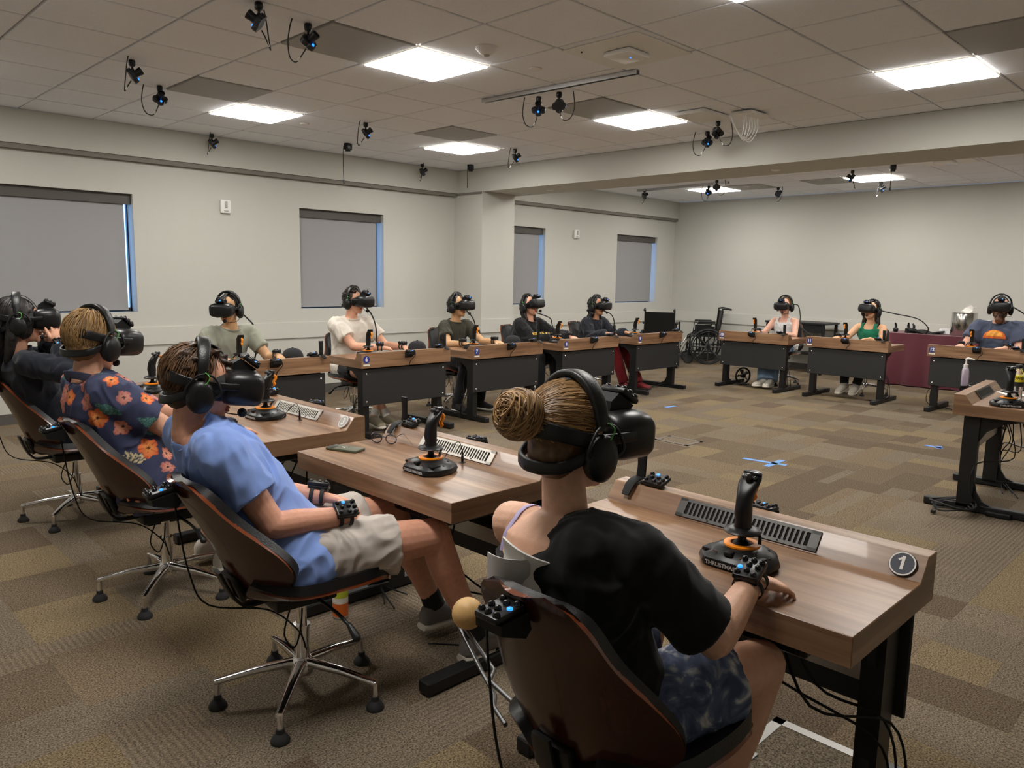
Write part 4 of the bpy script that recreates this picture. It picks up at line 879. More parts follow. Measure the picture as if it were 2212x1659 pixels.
    # --- wrist trackers
    for k, lab in (('R', g('tR')), ('L', g('tL'))):
        if not lab: continue
        sh, el, W_ = arms[k]; fdir = nrm(W_ - el); n_ = np.asarray(P.get('n' + k, (0, 0, 1)), float); n_ = nrm(n_ - fdir * np.dot(n_, fdir))
        t = empty('wrist_tracker', O + W_ + n_ * .030 - fdir * .008, 0, lab, 'tracker', 'trackers strapped to wrists')
        t.matrix_world = frame(O + W_ + n_ * .031 - fdir * .012, n_, fdir)
        pk = add_puck(t, Matrix.Identity(4)); MB().rbox((0, 0, -.004), (.07, .056, .012), .004).build('holder', m_blackm, t, 40)
        bd = MB()
        for x_ in (-.018, .018):
            bd.ribbon([(x_, .036 * math.cos(R(a)), -.030 + .031 * math.sin(R(a))) for a in range(70, 471, 40)], [(1, 0, 0)] * 11, .014, .003, 2)
        bd.build('wrist_band', m_rubber, t, 60)
    P['_body'] = body; P['_shirt'] = shirt; P['_hp'] = hp; P['_O'] = O
    return body
USED = []
def decal(body, shirt, txt_me, origin, normal, xdir, m, name, off=.003):
    """press a flat mesh on the shirt: vertices slide along -normal to the surface"""
    dg = bpy.context.evaluated_depsgraph_get(); bv = BVHTree.FromPolygons([v.co.copy() for v in shirt.data.vertices], [tuple(p.vertices) for p in shirt.data.polygons])
    n = Vector(normal).normalized(); F = frame(origin, n, xdir)
    for v in txt_me.vertices:
        p = F @ Vector((v.co.x, v.co.y, 0)); hit = bv.ray_cast(p + n * .3, -n)
        v.co = (hit[0] if hit[0] is not None else p) + n * off
    txt_me.materials.clear(); txt_me.materials.append(m); o = obj(name, txt_me, body); return o
# ---------------------------------------------------------------- the people
def cloth(name, c, rough=.9, var=.08): return mat('cloth_' + name, c, rough, spec=.2, var=(9, var), bump=(700, .18), sheen=.15)
m_navysole = m_bwhite
white_shoe = mat('white_leather', srgb(205, 198, 186), .6, bump=(60, .15)); off_sole = mat('offwhite_sole', srgb(214, 208, 196), .7)
black_canvas = mat('black_canvas', (.012, .012, .014), .85); tan_shoe = mat('tan_mesh', srgb(142, 132, 112), .85, bump=(120, .4))
sk_light = srgb(226, 178, 150); sk_pink = srgb(218, 160, 134); sk_tan = srgb(208, 164, 122); sk_mid = srgb(196, 146, 112)
h_brown = hairmat('brown', srgb(46, 31, 22), srgb(70, 49, 33)); h_blond = hairmat('blond', srgb(116, 88, 54), srgb(146, 112, 70)); h_black = hairmat('black', (.008, .007, .007), (.03, .026, .024)); h_dkb = hairmat('darkbrown', srgb(30, 22, 18), srgb(62, 46, 36)); h_bun = hairmat('honey', srgb(84, 62, 42), srgb(120, 90, 60))
def tiedye():
    m = mat('tie_dye', srgb(70, 84, 112), .9); nt = m.node_tree; b = nt.nodes['Principled BSDF']; tc = nt.nodes.new('ShaderNodeTexCoord'); n = nt.nodes.new('ShaderNodeTexNoise'); n.inputs['Scale'].default_value = 13; n.inputs['Detail'].default_value = 5; n.inputs['Distortion'].default_value = 1.6
    rp = nt.nodes.new('ShaderNodeValToRGB'); e = rp.color_ramp.elements; e[0].position = .42; e[1].position = .66; e[0].color = (*srgb(62, 74, 104), 1); e[1].color = (*srgb(206, 206, 208), 1); k = e.new(.54); k.color = (*srgb(92, 106, 136), 1)
    nt.links.new(tc.outputs['Object'], n.inputs['Vector']); nt.links.new(n.outputs['Fac'], rp.inputs['Fac']); nt.links.new(rp.outputs['Color'], b.inputs['Base Color']); return m
shorts_grey = cloth('stone', srgb(188, 180, 172)); jeans = cloth('denim', srgb(110, 134, 160), .9, .2); blackp = cloth('black_trousers', (.014, .014, .016))
PEOPLE = {}
PEOPLE[1] = dict(x=1.34, y=1.0, pely=-.035, hem=.0, curl=.42, hands=.92, heading=0, near=True, s=.93, fem=True, hc=(1.315, 1.12, 1.092), head=(-7, -3, 0), nb=(1.265, 1.09, .935), turn=-6, shw=.182, build=1.08, armf=1.05, legf=1.1,
    wR=(1.655, .835, .748), hR=(1, -.55, -.25), nR=(0, 0, 1), poleR=(.55, -.2, -1), wL=(1.66, 1.22, .745), hL=(1, -.3, -.1), poleL=(-.6, -.3, -1), kR=(1.66, .80, .55), kL=(1.69, 1.15, .55), aR=(1.52, .86, .11), aL=(1.52, 1.12, .11),
    skin=('rosy', sk_light), shirt=('off', cloth('black_tee', (.008, .008, .009))), pants=('shorts', tiedye()), shortlen=.66, pantsgrow=.022, shoes=(white_shoe, off_sole), hair=('bun', h_bun, strandmat('honey', srgb(84, 60, 40), srgb(196, 156, 106))), wr=(.006, 12.),
    label='nearest person, hair bun, black off-shoulder T-shirt and tie-dye shorts', hlabel='VR headset and headphones on the person with the hair bun', tR='wrist tracker on the hand resting on the nearest desk')
PEOPLE[2] = dict(x=1.27, y=2.28, heading=-6, near=True, s=1.0, hc=(1.035, 2.475, 1.085), head=(-12, -9, 0), nb=(.99, 2.465, .958), turn=0, slouch=-.015, pely=-.03, build=1.0, armf=1.06, legf=1.05,
    wR=(1.37, 2.15, .655), hR=(.75, .62, -.2), nR=(.35, -.6, .75), poleR=(.35, -.55, -1), wL=(1.40, 2.36, .67), hL=(.7, -.6, -.2), nL=(.3, .3, .9), poleL=(-.5, -.3, -1), kR=(1.68, 2.06, .54), kL=(1.74, 2.40, .55), aR=(1.845, 2.02, .12), aL=(1.90, 2.33, .12), fR=(1, 0, -.02), fL=(1, -.05, 0),
    skin=('ruddy', sk_pink), shirt=('tee', cloth('blue_tee', srgb(132, 160, 224))), pants=('shorts', shorts_grey), shortlen=.66, pantsgrow=.022, shoes=(mat('grey_mesh', srgb(120, 116, 112), .8), off_sole, black_canvas), hair=('wild', h_brown, strandmat('brown', srgb(50, 35, 25), srgb(128, 94, 64))), wr=(.010, 12.), pwr=(.008, 13., (1, 1, 1)),
    label='reclining man in light blue T-shirt and stone-grey shorts', hlabel='VR headset on the man in the light blue T-shirt', tR='wrist tracker facing the viewer on the reclining man', tL='wrist tracker on the reclining man, farther hand')
PEOPLE[3] = dict(x=1.26, y=3.50, heading=0, near=True, s=1.04, hc=(1.06, 3.63, 1.14), head=(26, -8, 0), nb=(1.02, 3.62, 1.0), slouch=0, pely=-.05, build=1.05,
    wR=(1.53, 3.37, .738), hR=(1, .12, -.15), poleR=(.5, -.2, -1), wL=(1.56, 3.75, .74), kR=(1.62, 3.42, .54), kL=(1.64, 3.68, .54), aR=(1.56, 3.50, .11), aL=(1.56, 3.72, .11), hs=1.04,
    skin=('fair', srgb(222, 168, 140)), shirt=('floral', None), loose=.024, pants=('shorts', cloth('cream', srgb(200, 190, 174))), shoes=(white_shoe, off_sole), hair=('short', h_blond, strandmat('blond', srgb(104, 78, 48), srgb(190, 152, 100))), wr=(.010, 12.),
    label='man with short blond hair in navy floral shirt, seen from behind', hlabel='VR headset strapped on the floral-shirted man', tR='wrist tracker on the hand resting on desk with badge 3')
PEOPLE[4] = dict(x=1.30, y=4.93, heading=0, near=True, s=.93, fem=True, hc=(1.06, 4.86, 1.165), head=(-14, 0, 0), nb=(1.03, 4.86, 1.0), pely=-.05,
    wR=(1.205, 4.73, 1.03), hR=(.05, .15, 1), nR=(.2, -1, .1), poleR=(.9, .3, -.7), wL=(1.22, 4.98, 1.06), hL=(.1, -.1, 1), nL=(.2, 1, .1), poleL=(-.9, .3, -.7), curl=.18,
    skin=('fair', srgb(222, 168, 140)), shirt=('sweat', cloth('navy_sweat', (.012, .014, .022))), pants=('pants', blackp), shoes=(white_shoe, off_sole), hair=('long', h_black, strandmat('black', (.008, .007, .007), (.035, .03, .027))), wr=(.010, 12.),
    label='person with long dark hair in navy top raising hands to headset', hlabel='VR headset held by the long-haired person at left edge', tR='wrist tracker on the raised hand at the left edge')
def far(n, x, y, h, hc, head, **k):
    d = dict(x=x, y=y, heading=h, hc=hc, head=head, wr=(.010, 12.)); d.update(k); PEOPLE[n] = d
def dn(n, sx, f, z=.745):   # world wrist position in front of far person
    pass
tee_grey = cloth('sage_tee', srgb(150, 152, 138)); tee_white = cloth('white_tee', srgb(222, 214, 202)); tee_olive = cloth('olive_tee', srgb(62, 60, 50))
far(5, 2.95, 6.5, -90, (2.945, 6.42, 1.13), (-48, -6, 0), s=1.0, wR=(2.72, 6.10, .745), wL=(3.20, 6.06, .748), hL=(.2, -1, -.1), skin=('tan', sk_tan), shirt=('tee', tee_grey), pants=('shorts', blackp), shoes=(white_shoe, off_sole), hair=('short', h_black), cable0=(-.08, -.09, .03), cable=[(3.10, 6.50, 1.10), (3.22, 6.52, .98), (3.27, 6.54, .84), (3.24, 6.6, .6)], shw=.185,
    label='man in sage grey T-shirt looking down to his right', hlabel='VR headset on the man in sage grey T-shirt', tL='wrist tracker of the man in sage grey T-shirt')
far(6, 4.23, 6.47, -90, (4.245, 6.47, 1.18), (22, -3, 0), s=1.03, wR=(4.34, 6.16, .748), hR=(.8, -.3, -.1), wL=(4.58, 6.12, .748), hL=(.2, -1, -.2), curl=.7, nR=(.2, -.3, 1), poleR=(.9, -.1, -.7), skin=('fair', srgb(226, 176, 150)), shirt=('tee', tee_white), loose=.02, pants=('shorts', blackp), shoes=(tan_shoe, off_sole, m_bwhite), kR=(4.12, 6.16, .52), kL=(4.40, 6.14, .52), aR=(4.24, 5.93, .12), aL=(4.12, 5.96, .12), fR=(.3, -1, -.1), fL=(-.2, -1, 0), hair=('wild', h_dkb), cable0=(.02, .15, -.04), cable=[(4.35, 6.33, 1.06), (4.385, 6.31, .94), (4.40, 6.32, .78)],
    label='man in white T-shirt and black shorts with crossed ankles', hlabel='VR headset on the man in white T-shirt', tR='wrist tracker of the man in white T-shirt, nearer hand', tL='wrist tracker of the man in white T-shirt beside the cap')
far(7, 5.56, 6.5, -90, (5.58, 6.47, 1.115), (14, 2, 0), s=.96, wR=(5.33, 6.08, .746), wL=(5.77, 6.06, .748), curl=.35, skin=('tan', sk_tan), shirt=('tee', tee_olive), pants=('pants', blackp), shoes=(black_canvas, m_bwhite), hightop=True, aR=(5.30, 6.15, .10), aL=(5.60, 6.12, .10), fR=(-.15, -1, 0), fL=(.2, -1, 0), hair=('short', h_black), cable0=(.03, .14, -.05), cable=[(5.665, 6.32, 1.0), (5.70, 6.31, .9), (5.70, 6.33, .78)],
    label='man in dark olive T-shirt wearing black high-top sneakers', hlabel='VR headset on the man in dark olive T-shirt', tR='wrist tracker of the man in dark olive T-shirt, nearer hand', tL='wrist tracker of the man in dark olive T-shirt, farther hand')
far(8, 6.66, 6.47, -90, (6.70, 6.45, 1.10), (2, 12, 0), s=.93, fem=True, wR=(6.74, 6.12, .75), wL=(6.98, 6.04, .75), curl=.5, loose=.03, skin=('fair', srgb(226, 176, 150)), shirt=('sweat', cloth('black_sweat', (.012, .012, .013))), pants=('pants', blackp), shoes=(black_canvas, black_canvas), hair=('bob', h_black), cable0=(.03, -.05, -.03), cable=[(6.86, 6.30, .98), (6.92, 6.28, .9), (6.98, 6.3, .7)],
    label='person with dark bob hair in black lettered sweatshirt', hlabel='VR headset on the person in black lettered sweatshirt', tR='wrist tracker on the black-sweatshirted person, nearer hand', tL='wrist tracker on the black-sweatshirted person, farther hand')
far(9, 7.98, 6.52, -90, (8.01, 6.47, 1.08), (4, 0, 0), s=.93, wR=(7.82, 6.14, .748), wL=(8.2, 6.12, .748), loose=.024, skin=('mid', sk_mid), shirt=('sweat', cloth('navy_sweater', (.016, .018, .026))), pants=('pants', cloth('red_trousers', srgb(122, 28, 34))), flare=.012, shoes=(mat('red_boot', srgb(116, 24, 30), .5), mat('dark_sole', (.02, .018, .016), .7)), aR=(8.13, 6.08, .10), aL=(8.28, 5.95, .10), kR=(8.02, 6.16, .52), kL=(8.24, 6.16, .52), hair=('curly', h_black), moustache=True, cable0=(.0, .1, -.05), cable=[(8.13, 6.33, .98), (8.18, 6.31, .88), (8.18, 6.33, .76)],
    label='person with curly dark hair in navy sweater and red trousers', hlabel='VR headset on the person with curly dark hair')
far(10, 10.42, 5.03, 180, (10.40, 5.025, 1.105), (4, -4, 0), s=.92, fem=True, wR=(10.05, 5.22, .746), wL=(10.06, 4.84, .746), skin=('rosy2', srgb(228, 178, 156)), shirt=('tank', cloth('white_tank', srgb(216, 216, 214))), pants=('pants', jeans), flare=.045, shoes=(white_shoe, off_sole), kR=(10.08, 5.12, .52), kL=(10.06, 4.94, .52), aR=(9.84, 4.98, .11), aL=(9.86, 4.90, .11), fR=(-1, .35, 0), fL=(-1, -.1, 0), hair=('short', h_blond), cable0=(-.07, -.07, .02), cable=[(10.46, 4.86, 1.12), (10.42, 4.80, .98), (10.36, 4.76, .84), (10.35, 4.62, .74)],
    label='woman in white tank top and wide blue jeans', hlabel='VR headset on the woman in white tank top', tR='wrist tracker of the woman in white tank top')
far(11, 10.42, 3.85, 180, (10.42, 3.85, 1.09), (-8, 10, 0), s=.92, fem=True, wR=(10.04, 4.10, .746), wL=(10.1, 3.72, .75), hL=(-.3, .9, -.1), skin=('tan2', srgb(224, 176, 140)), shirt=('tank', cloth('green_tank', srgb(38, 122, 92))), pants=('pants', blackp), aR=(9.93, 3.93, .17), aL=(9.95, 3.79, .17), shoes=(white_shoe, off_sole), fR=(-1, .12, -.25), fL=(-1, -.05, -.25), hair=('back', h_dkb), cable0=(-.08, -.05, .02), cable=[(10.62, 3.62, 1.06), (10.85, 3.42, 1.0), (11.1, 3.36, .88), (11.5, 3.5, .775), (11.85, 3.6, .76)],
    label='woman in green tank top with long dark hair', hlabel='VR headset on the woman in green tank top', tR='wrist tracker of the woman in green tank top')
far(12, 10.45, 2.40, 180, (10.42, 2.395, 1.19), (14, 2, 0), s=1.08, build=1.12, hs=1.05, armf=1.15, shw=.185, wR=(10.02, 2.66, .75), wL=(10.08, 2.22, .75), hL=(-.5, .8, -.1), skin=('fair2', srgb(226, 174, 150)), shirt=('tee', cloth('slate_tee', srgb(78, 86, 106))), loose=.02, pants=('pants', jeans), shoes=(black_canvas, off_sole), hair=('short', h_dkb), beard=hairmat('beard', srgb(74, 48, 32), srgb(124, 84, 56)), cable0=(-.09, -.05, .03), cable=[(10.52, 2.16, 1.12), (10.5, 2.04, .98), (10.4, 1.95, .85)],
    label='bearded man in slate blue T-shirt with orange print', hlabel='VR headset on the bearded man', tR='wrist tracker of the bearded man beside his joystick', tL='wrist tracker of the bearded man, farther hand')
# floral print painted as colour on the shirt cloth
def floral_mat():
    m = mat('floral_cloth', srgb(44, 50, 76), .85, bump=(700, .18)); nt = m.node_tree; a = nt.nodes.new('ShaderNodeVertexColor'); a.layer_name = 'print'; nt.links.new(a.outputs['Color'], nt.nodes['Principled BSDF'].inputs['Base Color']); return m
PEOPLE[3]['shirt'] = ('floral', floral_mat())
for n in sorted(PEOPLE): person(PEOPLE[n])
def paint_floral(o):
    me = o.data; n = len(me.vertices); co = np.empty(n * 3); me.vertices.foreach_get('co', co); co = co.reshape(-1, 3)
    navy = np.array(srgb(56, 62, 92)); col = np.tile(navy, (n, 1))
    rg = np.random.RandomState(5); ids = []
    def polar(i, c, R0):
        d = co[i] - c; nn = np.array(me.vertices[int(c_i)].normal); t1 = nrm(np.cross(nn, (0.3, .1, 1))); t2 = np.cross(nn, t1); return d @ t1, d @ t2
    pal = [(srgb(226, 130, 112), srgb(244, 186, 150)), (srgb(226, 98, 52), srgb(246, 168, 92)), (srgb(190, 110, 102), srgb(222, 160, 140))]
    cents = []
    tries = 0
    while len(cents) < 90 and tries < 4000:
        tries += 1; c_i = rg.randint(n); c = co[c_i]
        if all(np.linalg.norm(c - q) > .066 for q in cents):
            cents.append(c); kind = (0, 1, 2, 3, 2, 1, 0)[len(cents) % 7]; near_ = np.where(((co - c) ** 2).sum(1) < .07 ** 2)[0]; u, v = polar(near_, c, 0); r = np.hypot(u, v); th = np.arctan2(v, u) + rg.rand() * 6
            if kind in (0, 2):
                A, B = pal[rg.randint(3)]; R0 = rg.uniform(.028, .046); k = r < R0 * (.72 + .28 * np.abs(np.cos(2.5 * th))); t = np.clip(1 - r / R0, 0, 1)[:, None]; cc = np.array(A) * (1 - t) + np.array(B) * t
                cc[r < .006] = srgb(70, 40, 40); vein = (np.abs(np.sin(2.5 * th)) < .12) & (r > .008); cc[vein] = np.array(A) * .7; col[near_[k]] = cc[k]
            elif kind == 1:
                R0 = .055; a = np.abs(v); k = (np.abs(u) < R0) & (a < .024 * (1 - (u / R0) ** 2)); cc = np.tile(srgb(62, 112, 108), (len(near_), 1)); cc[(np.abs(np.sin((u + a) * 260)) < .3)] = srgb(120, 160, 150); col[near_[k]] = cc[k]
            else:
                k = np.abs(v) < .0015
                for q_ in range(4):
                    for sg in (-1, 1):
                        du, dv = u - (-.03 + .018 * q_ + .004), v - sg * .012; ca_, sa_ = math.cos(.7 * sg), math.sin(.7 * sg); k |= ((du * ca_ + dv * sa_) / .011) ** 2 + ((-du * sa_ + dv * ca_) / .0052) ** 2 < 1
                k &= np.abs(u) < .045; col[near_[k]] = srgb(222, 204, 156)
    la = me.color_attributes.new('print', 'FLOAT_COLOR', 'POINT'); la.data.foreach_set('color', np.concatenate([col, np.ones((n, 1))], 1).ravel())
paint_floral(PEOPLE[3]['_shirt'])
# collar of the floral shirt, bra strap of the nearest person, shirt prints
P3 = PEOPLE[3]; hp3 = P3['_hp']
MB().ribbon([hp3(.075 * math.cos(R(a)), -.03 + .075 * math.sin(R(a)), -.155 + .02 * math.sin(R(a)) * -1) for a in range(-230, 51, 28)], [(-.25, 0, 1)] * 11, .035, .007, 3).build('collar', mat('collar_navy', srgb(58, 62, 84), .85), P3['_body'], 60)
def chest(P): 
    return P['_body'], P['_shirt']
t = text_mesh('IOWA STATE', .038, .0, .0015); b8, s8 = chest(PEOPLE[8]); decal(b8, s8, t, (.03, -.3, .80), (0.05, -1, .15), (1, 0, 0), mat('gold_print', srgb(232, 180, 60), .6), 'lettering', .004)
def disc_mesh(fn, n=24, rings=8):
    mb = MB(); vs = []; fs = []
    for j in range(rings + 1):
        for i in range(n + 1): a = pi * i / n; r = j / rings; vs.append((*fn(a, r), 0))
    for j in range(rings):
        for i in range(n): a = j * (n + 1) + i; fs.append((a, a + 1, a + n + 2, a + n + 1))
    mb.add(vs, fs); return mb.mesh('print', m_orange)
b12, s12 = chest(PEOPLE[12])
decal(b12, s12, disc_mesh(lambda a, r: (.12 * r * math.cos(a), .10 * r * math.sin(a) - .02)), (-.3, -.0, .875), (-1, -.05, .1), (0, -1, 0), mat('print_orange', srgb(224, 112, 50), .8), 'shirt_print', .004)
decal(b12, s12, disc_mesh(lambda a, r: (.085 * r * math.cos(a), .07 * r * math.sin(a) + .005)), (-.3, -.0, .875), (-1, -.05, .1), (0, -1, 0), mat('print_amber', srgb(240, 168, 72), .8), 'shirt_print', .006)
# bra strap
P1 = PEOPLE[1]; bd = P1['_body']
bv = BVHTree.FromPolygons([v.co.copy() for v in bd.data.vertices], [tuple(p.vertices) for p in bd.data.polygons])
pts = []; nn = []
for a in range(-10, 11):
    t_ = a / 10; p = Vector((-.035 - .2 * 0, .165, .0)); d = Vector((-math.sin(t_ * 1.5), 0, -math.cos(t_ * 1.5))); o_ = Vector((-.03, .185 - .02 * t_, .83)) - d * .3
    h_ = bv.ray_cast(o_, d)
    if h_[0] is not None and h_[0].x < .03 and h_[0].z < 1.0 and (not pts or (h_[0] - pts[-1]).length < .06): pts.append(h_[0] + h_[1] * .002); nn.append(h_[1].cross(Vector((1, 0, 0))))
if len(pts) > 4: MB().ribbon(pts, [(0, 1, 0)] * len(pts), .012, .003, 1).build('bra_strap', mat('lilac', srgb(188, 178, 220), .6), bd, 60)

# sock lettering on the reclining man
P2 = PEOPLE[2]; an = np.array(P2['aL']) - P2['_O']; kn = np.array(P2['kL']) - P2['_O']; ax = nrm(kn - an); sx_ = nrm(np.cross(ax, (-.5, -.86, 0))) ; fr = np.cross(sx_, ax)
t = text_mesh('NIKE', .034, .0003, .0006); t.materials.clear(); t.materials.append(m_bgrey)
for v in t.vertices: a_ = v.co.x / .046; v.co = Vector(an + ax * (v.co.y + .045) + (fr * -math.cos(a_) * 1 + sx_ * math.sin(a_) * -1) * .0475)
obj('sock_lettering', t, P2['_body'])
# ---------------------------------------------------------------- ceiling equipment
def cam_proto():
    e = empty('tracking_camera')
    MB().lathe([(.020, 0), (.022, -.008), (.022, -.03), (.016, -.04)], n=14).build('mount', m_black, e, 40)
    MB().cyl((0, 0, -.035), (0, 0, -.062), .007).ell((0, 0, -.062), (.012, .012, .012), n=10, k=8).build('ball_joint', m_metal, e, 40)
    b = MB(); Rx = Euler((R(35), 0, 0)).to_matrix()
    for dx, dz in ((-.028, 0), (.028, 0), (0, .026), (0, -.026)): b.lathe([(.026, -.014), (.028, 0), (.026, .014)], Rx @ Vector((dx, 0, dz)) + Vector((0, 0, -.10)), 16, Rx @ Vector((0, 1, 0)))
    bo = b.build('camera_body', mat('camera_black', (.016, .018, .022), .4), e, 40)
    MB().lathe([(.024, .010), (.023, .045), (.026, .055), (.026, .07), (.020, .070), (.018, .06)], (0, 0, -.10), 18, Rx @ Vector((0, 1, 0))).build('lens', m_black, bo, 40)
    p = Rx @ Vector((.0, .016, -.034)) + Vector((0, 0, -.10)); MB().ell(p, (.0085, .0085, .0085), n=10, k=8).build('led', m_led, bo, 60)
    c = MB().tube([(.01, -.01, -.135), (.02, -.03, -.17), (.05, -.05, -.215), (.10, -.05, -.20), (.125, -.04, -.13), (.12, -.03, -.05), (.11, -.02, 0)], .0038, 6, 5).build('cable', m_rubber, e, 60)
    MB().tube([(.028, -.038, -.185), (.04, -.046, -.207)], .0045, 6).build('cable_label', m_white, c)
    return e
KP = cam_proto()
CAMS = [(2.06, 4.01, 60, 'tracking camera at the very top edge with looping cable'), (2.42, 4.13, 200, 'tracking camera beside the large grey air vent'), (2.01, 5.73, 250, 'tracking camera highest at the left, over the blank ceiling'), (2.42, 6.34, 170, 'tracking camera just left of the left air vent'), (3.60, 8.10, 250, 'tracking camera mounted by the window wall soffit, left'),
        (4.30, 6.33, 220, 'tracking camera hanging right of the left light panel'), (6.35, 8.08, 250, 'tracking camera mounted by the soffit near the column'), (6.26, 6.30, 210, 'tracking camera right of the light nearest the column'), (4.49, 4.27, 130, 'left of the two tracking cameras on the ceiling rail'), (4.48, 4.05, 300, 'right of the two tracking cameras on the ceiling rail'),
        (6.70, 4.13, 140, 'lower tracking camera beside the white cable hub'), (6.33, 3.80, 320, 'upper tracking camera beside the white cable hub'), (10.38, 7.50, 240, 'far tracking camera at left behind the beam'), (9.98, 5.96, 300, 'far tracking camera hanging above the far left light'), (10.53, 6.42, 100, 'far tracking camera in front of the far left light'), (11.3, 5.69, 250, 'far tracking camera over the far grey vent'),
        (10.12, 4.11, 30, 'far tracking camera in front of the far right light'), (11.5, 4.26, 200, 'far tracking camera lowest, below the far right light')]
for k, (x, y, a, lb) in enumerate(CAMS):
    zt = ZC - (.03 if 'rail' in lb else 0)
    place(KP, k == 0, (x, y, zt), R(a), lb, 'camera', 'tracking cameras hanging from the ceiling')
for x, y, lb, a in ((4.84, 7.47, 'small black ceiling box with long dangling cable', 200), (6.77, 7.62, 'small black ceiling box with short dangling cable beside the beam', 200), (9.89, 3.54, 'small black ceiling box beyond the beam', 30)):
    e = empty('sensor_box', (x, y, ZC), R(a), lb, 'sensor', 'small black ceiling boxes'); MB().rbox((0, 0, -.035), (.085, .06, .07), .01).build('housing', m_black, e, 40); MB().cyl((0, 0, -.07), (0, 0, -.085), .03, .026).build('lens', m_black, e, 40)
    l = .40 if 'long' in lb else .26
    c = MB().tube([(.04, 0, -.02), (.075, 0, -.04), (.085, .0, -.16), (.08, 0, -l)], .004, 6, 5).build('cable', m_rubber, e, 60); MB().cyl((.08, 0, -l), (.075, 0, -l - .04), .006, .008, 8).build('plug', m_black, c)
e = empty('smoke_detector', (3.41, 3.70, ZC), 0, 'white round smoke detector on the ceiling', 'detector'); MB().lathe([(.07, 0), (.068, -.012), (.045, -.035), (.03, -.045)], n=28).build('cover', m_white, e, 50); MB().lathe([(.022, -.044), (.018, -.052), (.004, -.054)], n=16).build('sensor_grille', m_diff, e, 40)
for x, y, z, lb in ((3.965, 3.81, ZC, 'round sprinkler cap between the rail and the smoke detector'), (3.94, 6.82, ZC, 'round sprinkler cap right of the left light panel'), (7.45, 6.85, BZ, 'round sprinkler cap under the beam near the column'), (7.45, 3.79, BZ, 'round sprinkler cap under the beam in the middle'), (10.9, 6.0, ZC, 'far round sprinkler cap behind the beam')):
    tag(MB().lathe([(.045, 0), (.044, -.006), (.03, -.012), (.004, -.013)], n=24).build('sprinkler_cap', m_white, None, 50, (x, y, z)), lb, 'sprinkler', 'ceiling sprinkler caps')
def rail(x0, y0, x1, y1, lb):
    d = Vector((x1 - x0, y1 - y0, 0)); e = empty('ceiling_rail', (x0, y0, ZC), math.atan2(d.y, d.x), lb, 'rail', 'metal ceiling rails'); L = d.length
    MB().bb((0, -.02, -.03), (L, -.016, 0)).bb((0, .016, -.03), (L, .02, 0)).bb((0, -.02, -.004), (L, .02, -.001)).build('channel', m_alu, e)
    for t_ in (.15, .5, .85): MB().rbox((L * t_, 0, -.014), (.06, .028, .014), .004, seg=1).build('clip', m_black, e)
rail(4.36, 4.76, 4.44, 3.30, 'long metal ceiling rail carrying two tracking cameras'); rail(10.35, 7.6, 10.2, 5.9, 'far metal ceiling rail behind the beam')
def ap(x, y, a, lb, led=True):
    e = empty('access_point', (x, y, ZC), R(a), lb, 'access point', 'white ceiling access points'); MB().bb((-.29, -.29, -.004), (.29, .29, 0)).build('ceiling_plate', m_white, e); MB().rbox((0, 0, -.022), (.22, .20, .034), .012).build('housing', m_white, e, 40)
    if led: MB().lathe([(.006, -.038), (.005, -.042), (.001, -.043)], (.0, -.03, 0), 10).build('led', m_led, e)
    MB().lathe([(.006, 0), (.006, -.008), (.002, -.009)], (-.2, .2, -.003), 10).build('cable_port', m_black, e)
ap(4.06, 3.11, 0, 'white ceiling access point with blue light near the rail'); ap(9.98, 3.0, 0, 'far white access point with blue light behind the beam')
tag(MB().rbox((0, 0, -.02), (.40, .30, .03), .004, seg=1).build('ceiling_panel', m_white, None, None, (5.94, 3.73, ZC)), 'flat white ceiling panel beside the cable hub', 'panel')
e = empty('cable_hub', (6.16, 3.40, ZC), 0, 'white ceiling hub with drooping white cables', 'hub'); MB().rbox((0, 0, -.025), (.30, .20, .028), .004, seg=1).build('housing', m_white, e, 40)
for k in range(6): x = -.12 + .045 * k; MB().cyl((x, -.02, -.035), (x, -.02, -.075), .009, .007, 8).build('plug', m_white, e); MB().tube([(x, -.02, -.07), (x, -.02, -.14), (x * .6 - .05, 0, -.21 - .015 * (k % 3)), (-.14, .03, -.17), (-.20, .05, -.08), (-.22, .06, 0)], .004, 6, 5).build('cable', m_white, e, 60)
# wall strobes, outlet
for x, lb in ((3.80, 'white fire alarm strobe on wall between the first two windows'), (9.65, 'white fire alarm strobe on wall between the two far windows')):
    e = empty('fire_strobe', (x, YW, 2.145), 0, lb, 'alarm', 'fire alarm strobes'); MB().rbox((0, -.02, 0), (.115, .04, .14), .012).build('housing', m_white, e, 40); MB().rbox((.0, -.042, .02), (.03, .02, .075), .008).build('strobe_lens', mat('lens_grey', srgb(170, 168, 160), .2), e, 40); MB().rbox((0, -.041, -.045), (.05, .006, .012), .002, seg=1).build('speaker_slot', m_diff, e)
tag(MB().rbox((XF - .006, 3.01, .90), (.012, .08, .12), .003, seg=1).build('wall_outlet', m_white), 'white wall plate on the far wall beside the bearded man', 'outlet')

